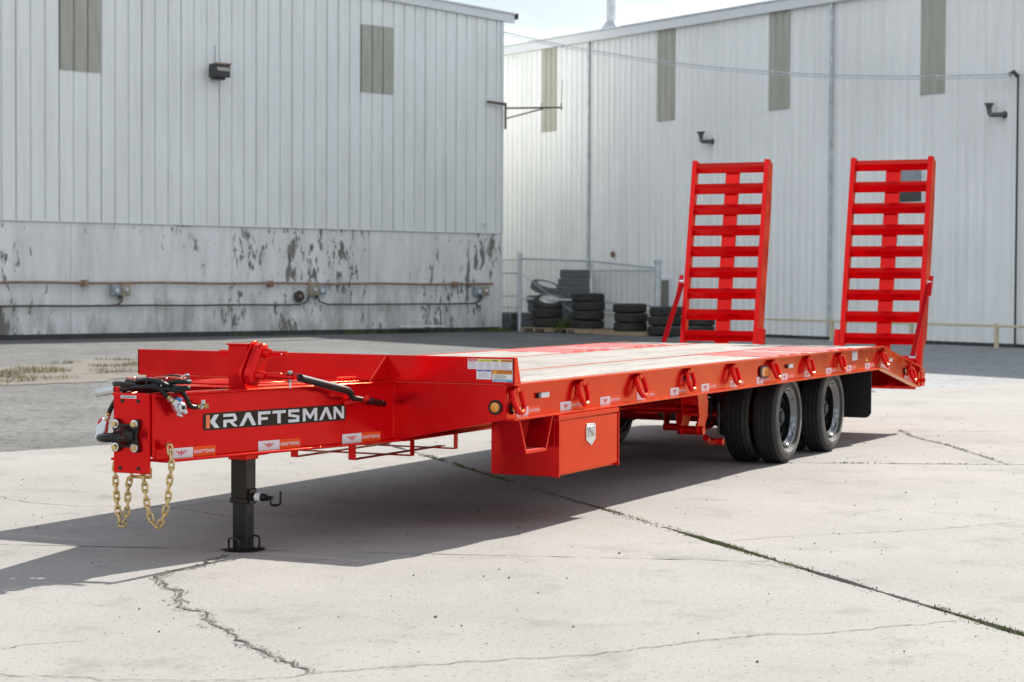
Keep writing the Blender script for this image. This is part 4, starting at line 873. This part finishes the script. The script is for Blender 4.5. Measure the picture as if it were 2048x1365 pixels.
for x in AX:
    for y, rm, fl in ((.184, rim_o, 0), (.440, rim_i, 1), (2*YC-.184, rim_o, 1), (2*YC-.440, rim_i, 0)): wheel(x, y, rm, fl)
    a = MB().tube([(x, .30, R), (x, 2*YC-.30, R)], .064, 16).build('axle', 'red', TR)
    for y in (.56, 2*YC-.56):
        MB().lathe([(.17, -.03), (.17, .10), (.10, .12)], (x, y, R), (0, 1 if y < YC else -1, 0), 24).build('brake_drum', 'darkmetal', a)
        yy = .79 if y < YC else 2*YC-.79
        sp_ = MB()
        for k in range(5): sp_.bar((x-.46+.07*k, yy, R+.085+.011*k), (x+.46-.07*k, yy, R+.085+.011*k), .010, .075)
        sp_.build('leaf_spring', 'darkmetal', a, smooth=False)
        ub = MB()
        for dx in (-.07, .07): ub.tube([(x+dx, yy-.05, R-.10), (x+dx, yy-.05, R+.17), (x+dx, yy+.05, R+.17), (x+dx, yy+.05, R-.10)], .010, 6)
        ub.build('u_bolt', 'darkmetal', a)
        MB().box(x-.11, x+.11, yy-.07, yy+.07, R-.09, R-.07).build('spring_pad', 'darkmetal', a, smooth=False)
    for y in (1.02, 1.61):
        ch = MB().lathe([(.04, 0), (.085, .02), (.09, .08), (.09, .15), (.06, .17)], (x-.20, y, R+.05), (-1, 0, 0), 20).build('brake_chamber', 'darkmetal', a)
        MB().tube([(x-.12, y, R+.05), (x-.05, y+.02, R+.02)], .012, 6).build('pushrod', 'steel', ch)
def hanger(x, y, k):
    b = MB()
    for dy in (-.055, .050): b.slab([(x-.10, y+dy, .548), (x+.12, y+dy, .548), (x+.06, y+dy, .40), (x+.03, y+dy, .30), (x-.03, y+dy, .29), (x-.06, y+dy, .36), (x-.07, y+dy, .46)], (0, .010, 0))
    o = b.build('spring_hanger', 'red', TR, bevel=.002, smooth=False)
    MB().tube([(x, y-.07, .325), (x, y+.08, .325)], .030, 12).build('pivot_bush', 'red', o)
    MB().box(x-.09, x-.08, y-.045, y+.05, .46, .548).build('hanger_plate', 'red', o, smooth=False)
    return o
for y in (.79, 2*YC-.79):
    for x in (4.60, 5.955, 7.30): hanger(x, y, 0)
    MB().tube([(4.62, y-.10, .30), (4.90, y-.10, .27), (5.24, y-.10, R-.07)], .022, 8).build('radius_rod', 'red', TR)
    MB().tube([(4.58, y-.12, .30), (4.66, y-.06, .30)], .030, 8).build('rod_end', 'red', TR)
# deep front hanger bracket seen beside the toolbox and its cross tube
def big_hanger(y):
    b = MB()
    for dy in (0, .135): b.slab([(4.00, y+dy, .676), (4.20, y+dy, .676), (4.26, y+dy, .56), (4.24, y+dy, .44), (4.16, y+dy, .335), (4.06, y+dy, .30), (4.00, y+dy, .345), (4.06, y+dy, .46), (4.03, y+dy, .58)], (0, .014, 0))
    o = b.build('frame_hanger', 'red', TR, bevel=.004, smooth=False)
    MB().box(4.16, 4.172, y+.014, y+.135, .45, .676).build('back_plate', 'red', o, smooth=False)
    MB().tube([(4.08, y-.03, .345), (4.08, y+.18, .345)], .035, 12).build('pivot_bush', 'red', o)
    MB().tube([(4.08, y-.045, .29), (4.2, y-.03, .25), (4.45, y, .235)], .026, 8).build('radius_rod', 'red', o); MB().tube([(4.44, y-.06, .235), (4.44, y+.07, .235)], .028, 10).build('rod_end', 'red', o)
big_hanger(.37); big_hanger(2*YC-.52)
MB().tube([(4.15, .40, .50), (4.15, 2*YC-.40, .50)], .033, 12).build('cross_tube', 'red', TR)
MB().box(4.02, 4.2, .36, .80, .676, .690).build('hanger_beam', 'red', TR, smooth=False)
MB().tube([(4.75, .46, .52), (4.75, .46, .25)], .006, 6).build('drain_rod', 'darkmetal', TR)
bx('air_tank', 'darkmetal', TR, 2.4, 3.1, 1.0, 1.2, .58, .75, bevel=.06)
for y in (.07, 2*YC-.62): 
    pts = [(0, 0), (0, -.40), (.02, -.43), (.05, -.445), (.50, -.445), (.53, -.43), (.55, -.40), (.55, 0)]
    MB().slab([(7.72, y+a_-.04, .68+c_) for a_, c_ in pts], (.010, 0, 0)).build('mud_flap', 'flap', TR, bevel=.002, smooth=False)

# flat-bar rack under the tongue
for x in (.237, .812):
    MB().slab([(x-.025, .80, .533), (x-.025, .80, .426), (x-.025, 2*YC-.80, .426), (x-.025, 2*YC-.80, .533), (x-.025, 2*YC-.806, .533), (x-.025, 2*YC-.806, .432), (x-.025, .806, .432), (x-.025, .806, .533)], (.05, 0, 0)).build('rack_strap', 'red', TR, bevel=.002, smooth=False)
for y in (.945, 1.34, 1.69):
    MB().box(-.235, .90, y-.025, y+.025, .4325, .4385).box(-.241, -.235, y-.025, y+.025, .4325, .545 if y < 1 else .49).build('rack_bar', 'red', TR, bevel=.002, smooth=False)

# ---------------------------------------------------------------- ramps
RW_, RH = .86, 2.33
def ramp(y0, lean, k):
    o = MB().box(-.05, .03, 0, .052, 0, RH).box(-.05, .03, RW_-.052, RW_, 0, RH).build('ramp', 'red', TR, (9.50, y0, .49), (0, rad(lean), 0), .003, smooth=False)
    for z0 in (.0,):       # outer channel flanges running most of the height
        MB().slab([(.03, -.0, .36), (.13, -.0, .45), (.13, -.0, 1.75), (.09, -.0, RH-.02), (.03, -.0, RH-.02)], (0, .010, 0)).slab([(.03, RW_-.010, .36), (.13, RW_-.010, .45), (.13, RW_-.010, 1.75), (.09, RW_-.010, RH-.02), (.03, RW_-.010, RH-.02)], (0, .010, 0)).build('stile_web', 'red', o, bevel=.002, smooth=False)
    MB().box(.045, .085, RW_/2-.075, RW_/2+.075, .05, RH-.06).build('centre_bar', 'red', o, bevel=.003, smooth=False)
    rm = MB(); a_ = .055
    rm.slab([(-.045, 0, 0), (.012, 0, .058), (.020, 0, .052), (-.030, 0, 0), (.020, 0, -.052), (.012, 0, -.058)], (0, RW_-.106, 0)); me = rm.mesh('rung', 'red', smooth=False)
    for i in range(11): put('rung', me, o, (.0, .053, RH-.075-.227*i), None, .002)
    for kk in (0, 1):
        MB().box(-.055, .05, -.055 if kk == 0 else RW_, -.001 if kk == 0 else RW_+.055, .02, .52).build('hinge_block', 'red', o, bevel=.004, smooth=False) if (kk == k) else None
    MB().tube([(0, -.04, .02), (0, RW_+.04, .02)], .022, 10).build('hinge_pin', 'red', o)
    return o
ramp(.008, 11.0, 1); ramp(2*YC-.03-RW_, 10.0, 0)
def brace(y, sgn):
    o = MB().bar((9.06, y, .755), (9.68, y, 1.47), .05, .022, (0, 1, 0)).build('ramp_brace', 'red', TR, bevel=.003, smooth=False)
    MB().bar((9.62, y+.02*sgn, 1.36), (9.72, y+.02*sgn, 1.56), .045, .012, (0, 1, 0)).build('brace_link', 'red', o, bevel=.002, smooth=False)
    MB().lathe([(.018, -.03), (.018, .03)], (9.69, y, 1.50), (0, 1, 0), 10).build('pivot_bolt', 'chrome', o); MB().lathe([(.016, -.03), (.016, .03)], (9.06, y, .755), (0, 1, 0), 10).build('pivot_bolt', 'chrome', o)
    MB().tube([(9.06, y-.01*sgn, .76), (9.0, y-.02*sgn, .70), (9.02, y-.02*sgn, .63), (9.09, y-.01*sgn, .72)], .007, 6).build('pull_ring', 'red', o)
brace(-.012, -1); brace(2*YC+.012, 1)

# ---------------------------------------------------------------- jack with crank
JX, JY = -1.125, 1.118
jk = MB().box(JX-.050, JX+.050, JY-.050, JY+.050, .272, .56).build('landing_jack', 'bronze', TR, bevel=.006, smooth=False)
MB().box(JX-.060, JX+.060, JY-.060, JY+.060, .50, 1.128).build('jack_housing', 'red', jk, bevel=.004, smooth=False)
MB().box(JX-.075, JX+.066, JY-.062, JY+.064, 1.128, 1.137).build('housing_cap', 'red', jk, bevel=.002, smooth=False)
MB().box(JX-.054, JX+.054, JY-.054, JY+.054, .262, .29).build('leg_collar', 'bronze', jk, bevel=.004, smooth=False)
MB().box(JX-.13, JX+.10, JY-.10, JY+.07, .524, .532).build('mount_plate', 'red', jk, smooth=False)
lg = MB().box(JX-.043, JX+.043, JY-.043, JY+.043, .012, .27).build('inner_leg', 'black', jk, bevel=.005, smooth=False)
b = MB()
for z in (.08, .17): b.lathe([(.012, 0), (.012, .002)], (JX, JY-.0435, z), (0, -1, 0), 14)
b.build('pin_holes', 'flap', lg)
ft = MB().lathe([(.10, .0), (.118, .004), (.120, .012), (.112, .016), (.06, .018), (.0, .018)], (JX, JY, .001), (0, 0, 1), 32).build('jack_foot', 'black', jk)
for sx, sy in ((-.085, -.0), (.075, -.03)):
    MB().tube(smooth_path([(JX+sx-.03, JY+sy-.045, .012), (JX+sx-.03, JY+sy-.045, .06), (JX+sx-.02, JY+sy-.03, .073), (JX+sx+.0, JY+sy+.03, .073), (JX+sx+.01, JY+sy+.045, .06), (JX+sx+.01, JY+sy+.045, .012)], 4), .006, 8).build('foot_handle', 'black', ft)
pinb = MB().box(JX-.03, JX+.04, JY-.062, JY-.050, .255, .34).build('pin_bracket', 'bronze', jk, bevel=.003, smooth=False)
MB().lathe([(.022, 0), (.022, .07), (.019, .075), (.019, .095), (.010, .096), (.010, .13)], (JX, JY-.062, .296), (0, -1, 0), 16).build('pull_pin', 'black', pinb)
MB().lathe([(.0225, .02), (.0225, .055)], (JX, JY-.062, .296), (0, -1, 0), 16).build('pin_label', 'white', pinb)
MB().tube(smooth_path([(JX, JY-.15, .296), (JX, JY-.17, .29), (JX, JY-.18, .262), (JX, JY-.195, .256), (JX, JY-.232, .262), (JX, JY-.24, .285), (JX, JY-.24, .335)], 4), .007, 8).build('pin_handle', 'bronze', pinb)
def stadium(c0, c1, r, n=12):
    c0, c1 = Vector(c0), Vector(c1); d = (c1-c0).normalized(); q = Vector((-d.y, d.x)); out = []
    for i in range(n+1): a = -math.pi/2+math.pi*i/n; out.append(c1+(d*math.cos(a)-q*math.sin(a)*-1)*r)
    for i in range(n+1): a = math.pi/2+math.pi*i/n; out.append(c0+(d*math.cos(a)+q*math.sin(a))*r)
    return out
c0, c1 = (-1.195, .965), (-1.115, 1.085)
def sslab(r, y0, y1): return [(p.x, y0, p.y) for p in stadium(c0, c1, r)]
gc = MB().slab(sslab(.066, JY-.060, 0), (0, -.012, 0)).build('gear_cover', 'red', jk, bevel=.003)
MB().slab(sslab(.056, JY-.072, 0), (0, -.062, 0)).build('gear_case', 'red', gc, bevel=.016)
MB().lathe([(.026, 0), (.024, .035), (.021, .04)], (c1[0], JY-.132, c1[1]), (0, -1, 0), 16).build('upper_boss', 'red', gc)
MB().tube([(c1[0], JY+.16, c1[1]), (c1[0], JY-.27, c1[1])], .0135, 14).build('through_shaft', 'red', gc)
MB().lathe([(.0045, 0), (.0045, .001)], (c1[0]-.0132, JY-.248, c1[1]-.003), (-1, 0, 0), 8).build('shaft_hole', 'white', gc)
MB().lathe([(.027, 0), (.022, .05), (.019, .055)], (c0[0], JY-.132, c0[1]), (0, -1, 0), 16).build('lower_boss', 'red', gc)
MB().lathe([(.015, .05), (.015, .09), (.019, .10), (.019, .18), (.015, .19), (.0145, .315)], (c0[0], JY, c0[1]), (0, -1, 0), 14).build('crank_shaft', 'red', gc) if False else MB().tube([(c0[0], JY-.13, c0[1]), (-1.183, .93, .964), (-1.181, .925, .964), (-1.165, .85, .963), (-1.163, .846, .963), (-1.15, .785, .960)], [.016, .016, .020, .020, .0155, .0155], 14).build('crank_shaft', 'red', gc)
ck = MB().tube([(-1.06, .795, .951), (-.60, .80, .870), (-.545, .80, .859), (-.505, .80, .842), (-.492, .80, .822), (-.475, .80, .812), (-.44, .80, .808)], [.0215, .0215, .021, .019, .017, .016, .016], 14).build('crank_handle', 'black', jk)
MB().tube([(-.45, .80, .809), (-.300, .80, .790), (-.295, .80, .789), (-.12, .80, .762)], [.015, .015, .0195, .0195], 14).build('grip', 'black', ck)
fk = MB()
for dz in (.022, -.022): fk.bar((-1.175, .80, .960+dz), (-1.055, .795, .951+dz*.85), .004, .034)
fk.build('crank_fork', 'darkmetal', ck, smooth=False)
MB().tube([(-1.155, .80, .900), (-1.155, .80, .992)], .007, 8).lathe([(.014, 0), (.014, .009)], (-1.155, .80, .984), (0, 0, 1), 6).build('fork_bolt', 'steel', ck)
ho = MB().tube([(-.435, .888, .772), (-.350, .772, .806)], .0175, 14).build('crank_holder', 'red', TR, bevel=.002)
MB().lathe([(.0, .003), (.0165, .002), (.0185, -.004)], (-.349, .770, .807), (.55, -.78, .25), 16).build('holder_end', 'red', ho)

# ---------------------------------------------------------------- lunette eye coupler
cp = MB(); w2, h2 = .082, .086
pf = [(-1, -1), (-.62, -1), (-.38, -.72), (.38, -.72), (.62, -1), (1, -1), (1.06, -.7), (.86, 0), (1.06, .7), (1, 1), (.62, 1), (.38, .72), (-.38, .72), (-.62, 1), (-1, 1), (-1.06, .7), (-.86, 0), (-1.06, -.7)]
CY, CZ = 1.338, .673
co = cp.slab([(-1.879, CY+a_*w2, CZ+c_*h2) for a_, c_ in pf], (-.022, 0, 0)).build('lunette_coupler', 'black', TR, bevel=.007)
MB().lathe([(.055, 0), (.048, .02), (.034, .05), (.030, .075)], (-1.90, CY, CZ), (-1, 0, 0), 20).build('eye_neck', 'black', co)
MB().tube([(-2.012+.058*math.cos(a), CY+.058*math.sin(a), CZ-.002) for a in [2*math.pi*i/32 for i in range(32)]], .0205, 14, closed=True).build('lunette_eye', 'black', co)
for y in (CY-.060, CY+.060):
    for z in (CZ-.061, CZ+.061):
        bo = MB().lathe([(.0225, 0), (.0225, .004), (.021, .0045)], (-1.901, y, z), (-1, 0, 0), 20).build('washer', 'chrome', co)
        MB().lathe([(.0165, .004), (.0165, .015), (.0135, .018), (.0, .018)], (-1.901, y, z), (-1, 0, .0), 6).build('bolt_head', 'zinc', bo)
# ---------------------------------------------------------------- safety chains
def link_mesh():
    l, r = .0145, .0125; p = [Vector((l+r*math.cos(a), r*math.sin(a), 0)) for a in [-math.pi/2+math.pi*i/8 for i in range(9)]]+[Vector((-l+r*math.cos(a), r*math.sin(a), 0)) for a in [math.pi/2+math.pi*i/8 for i in range(9)]]
    return MB().tube(p, .0063, 8, closed=True).mesh('link', 'zinc')
LK = link_mesh()
def chain(pts, anchor, lx):
    path = smooth_path(pts, 30); pitch = .0415; acc = [0]
    for a_, b_ in zip(path, path[1:]): acc.append(acc[-1]+(b_-a_).length)
    def at(s_):
        s_ = max(0, min(acc[-1]-1e-4, s_)); i = 0
        while acc[i+1] < s_: i += 1
        return path[i].lerp(path[i+1], (s_-acc[i])/max(1e-6, acc[i+1]-acc[i]))
    o = anchor; n = int(acc[-1]/pitch)
    for i in range(n+1):
        c_ = at((i+.5)*pitch*acc[-1]/(pitch*(n+1))); d = (at((i+.9)*acc[-1]/(n+1))-at((i+.1)*acc[-1]/(n+1))).normalized()
        v = Vector((lx, .35, .1)).normalized(); v = (v-d*v.dot(d)).normalized(); wv = d.cross(v)
        if i % 2: v, wv = wv, -v
        ang = rng.uniform(-.25, .25); v, wv = v*math.cos(ang)+wv*math.sin(ang), wv*math.cos(ang)-v*math.sin(ang)
        k = put('link', LK, o); M_ = Matrix((d, wv, v)).transposed().to_4x4(); M_.translation = c_; k.matrix_local = M_
CN = [(1.128, .622), (1.115, .537), (1.118, .48), (1.127, .411), (1.132, .342), (1.149, .273), (1.187, .205), (1.218, .218), (1.249, .29), (1.262, .37), (1.27, .44), (1.275, .50)]
CF = [(1.450, .60), (1.466, .521), (1.47, .475), (1.463, .389), (1.453, .297), (1.439, .234), (1.421, .198), (1.393, .231), (1.379, .295), (1.375, .353), (1.368, .411), (1.347, .48)]
an = MB().bar((-1.80, 1.20, .60), (-1.80, 1.135, .645), .012, .04).build('safety_chain', 'red', TR, bevel=.003)
chain([(-1.80-.03*i/11, y, z) for i, (y, z) in enumerate(CN)], an, .6)
an = MB().bar((-1.80, 1.42, .60), (-1.80, 1.48, .62), .012, .04).build('safety_chain', 'red', TR, bevel=.003)
chain([(-1.80-.03*i/11, y, z) for i, (y, z) in enumerate(CF)], an, .6)
MB().tube([(-1.80, 1.25, .50), (-1.80, 1.25, .452), (-1.80, 1.30, .452), (-1.80, 1.37, .452), (-1.80, 1.37, .50)], .010, 8).build('chain_bar', 'zinc', TR)

# ---------------------------------------------------------------- air hoses and gladhands
def loop(cx, cy, ax, ay, z, dz, ph, tw):
    return [(cx+ax*math.cos(a)+tw*math.sin(2*a+ph), cy+ay*math.sin(a)+.01*math.cos(3*a+ph), z+dz*math.sin(a+ph)+.008*math.sin(3*a+ph)) for a in [2*math.pi*i/28 for i in range(28)]]
hz = MB().tube(loop(-1.73, 1.285, .10, .215, .925, .012, .3, .015), .0125, 10, closed=True).build('hose_coil', 'hose', TR)
MB().tube(loop(-1.70, 1.26, .085, .185, .948, .014, 1.9, .02), .0125, 10, closed=True).build('hose_turn', 'hose', hz)
MB().tube(loop(-1.76, 1.29, .07, .200, .912, .006, 4.0, .01), .0125, 10, closed=True).build('hose_turn', 'hose', hz)
MB().tube(loop(-1.68, 1.30, .075, .175, .960, .010, 2.8, .02), .0085, 8, closed=True).build('signal_hose', 'redhose', hz)
MB().tube(smooth_path([(-1.62, 1.17, .94), (-1.63, 1.13, .965), (-1.66, 1.11, .985), (-1.68, 1.13, .975), (-1.67, 1.16, .95)], 6), .006, 8).build('wire_loop', 'steel', hz)
for y, x in ((1.36, -1.80), (1.17, -1.78), (1.25, -1.82)): MB().tube([(x+.02+.028*math.cos(a)*1.4, y+.004*math.sin(a*2), .938+.034*math.sin(a)) for a in [2*math.pi*i/14 for i in range(14)]], .003, 5, closed=True).build('cable_tie', 'black', hz)
h1 = MB().tube(smooth_path([(-1.74, 1.26, .955), (-1.78, 1.34, .945), (-1.80, 1.39, .918), (-1.80, 1.446, .876), (-1.80, 1.478, .839), (-1.80, 1.503, .801), (-1.80, 1.514, .78)], 6), .0125, 10).build('air_hose', 'hose', TR)
MB().tube([(-1.80, 1.397, .914), (-1.80, 1.428, .893)], .0138, 10).build('hose_sleeve', 'white', h1)
def fitting(p, q, parent):
    p, q = Vector(p), Vector(q); d = (q-p).normalized(); L = (q-p).length
    MB().lathe([(.014, 0), (.014, L*.3), (.011, L*.3), (.011, L*.4)], p, d, 12).build('ferrule', 'brass', parent); MB().lathe([(.017, L*.4), (.017, L*.68)], p, d, 6).build('hex_nut', 'alu', parent); MB().lathe([(.012, L*.68), (.012, L)], p, d, 12).build('nipple', 'brass', parent)
fitting((-1.80, 1.513, .782), (-1.80, 1.530, .742), h1)
def gladhand(p, d, side, cap, parent):
    p, d, side = Vector(p), Vector(d).normalized(), Vector(side); n_ = d.cross(side).normalized(); side = n_.cross(d).normalized()
    q = lambda a_, b_, c_=0: p+d*a_+side*b_+n_*c_
    prof = [(0, -.017), (.018, -.020), (.035, -.030), (.055, -.034), (.078, -.028), (.090, -.014), (.108, -.012), (.118, .0), (.110, .010), (.092, .012), (.080, .026), (.055, .032), (.030, .022), (.0, .017)]
    g = MB().slab([q(a_, b_, -.014) for a_, b_ in prof], n_*.028).build('gladhand', 'alu', parent, bevel=.006)
    MB().lathe([(.024, 0), (.026, .012), (.020, .018), (.010, .018), (.009, .010)], q(.058, 0, .012), n_, 18).build('seal_ring', 'alu', g)
    MB().lathe([(.011, .0), (.011, .006)], q(.058, 0, .028), n_, 14).build('seal', 'hose', g)
    MB().slab([q(.008, .014, -.010), q(.045, .026, -.010), q(.040, .044, -.010), q(.004, .032, -.010)], n_*.026).build('tag_plate', cap, g, bevel=.003)
    MB().slab([q(.060, -.030, -.010), q(.10, -.020, -.010), q(.104, -.032, -.010), q(.066, -.044, -.010)], n_*.016).build('guide_lug', 'alu', g, bevel=.003)
    return g
gladhand((-1.80, 1.530, .742), (-.1, .48, -.85), (.2, .85, .5), 'redplastic', h1)
h2_ = MB().tube(smooth_path([(-1.72, 1.24, .952), (-1.79, 1.20, .945), (-1.83, 1.165, .918), (-1.822, 1.146, .892), (-1.805, 1.142, .878)], 6), .0125, 10).build('air_hose', 'hose', TR)
fitting((-1.806, 1.142, .879), (-1.768, 1.131, .850), h2_)
gladhand((-1.770, 1.130, .851), (.80, -.17, -.60), (.55, -.1, .8), 'blue', h2_)
h3 = MB().tube(smooth_path([(-1.80, 1.33, .952), (-1.82, 1.24, .962), (-1.827, 1.156, .947), (-1.774, 1.144, .927), (-1.707, 1.129, .912), (-1.667, 1.12, .868), (-1.640, 1.114, .826), (-1.615, 1.108, .814), (-1.592, 1.103, .813)], 6), .0125, 10).build('air_hose', 'hose', TR)
fitting((-1.594, 1.103, .813), (-1.545, 1.093, .813), h3)
MB().box(-1.548, -1.515, 1.078, 1.104, .800, .828).build('elbow', 'brass', h3, bevel=.004, smooth=False); MB().lathe([(.012, 0), (.012, .02)], (-1.555, 1.088, .828), (0, 0, 1), 6).build('elbow_nut', 'alu', h3)
MB().lathe([(.0225, 0), (.0225, .125), (.019, .128), (.019, .10)], (-1.80, 1.470, .904), (0, .985, -.17), 20).build('connector_socket', 'steel', TR)
MB().bar((-1.80, 1.42, .90), (-1.80, 1.475, .905), .03, .02).build('socket_bracket', 'red', TR, smooth=False)
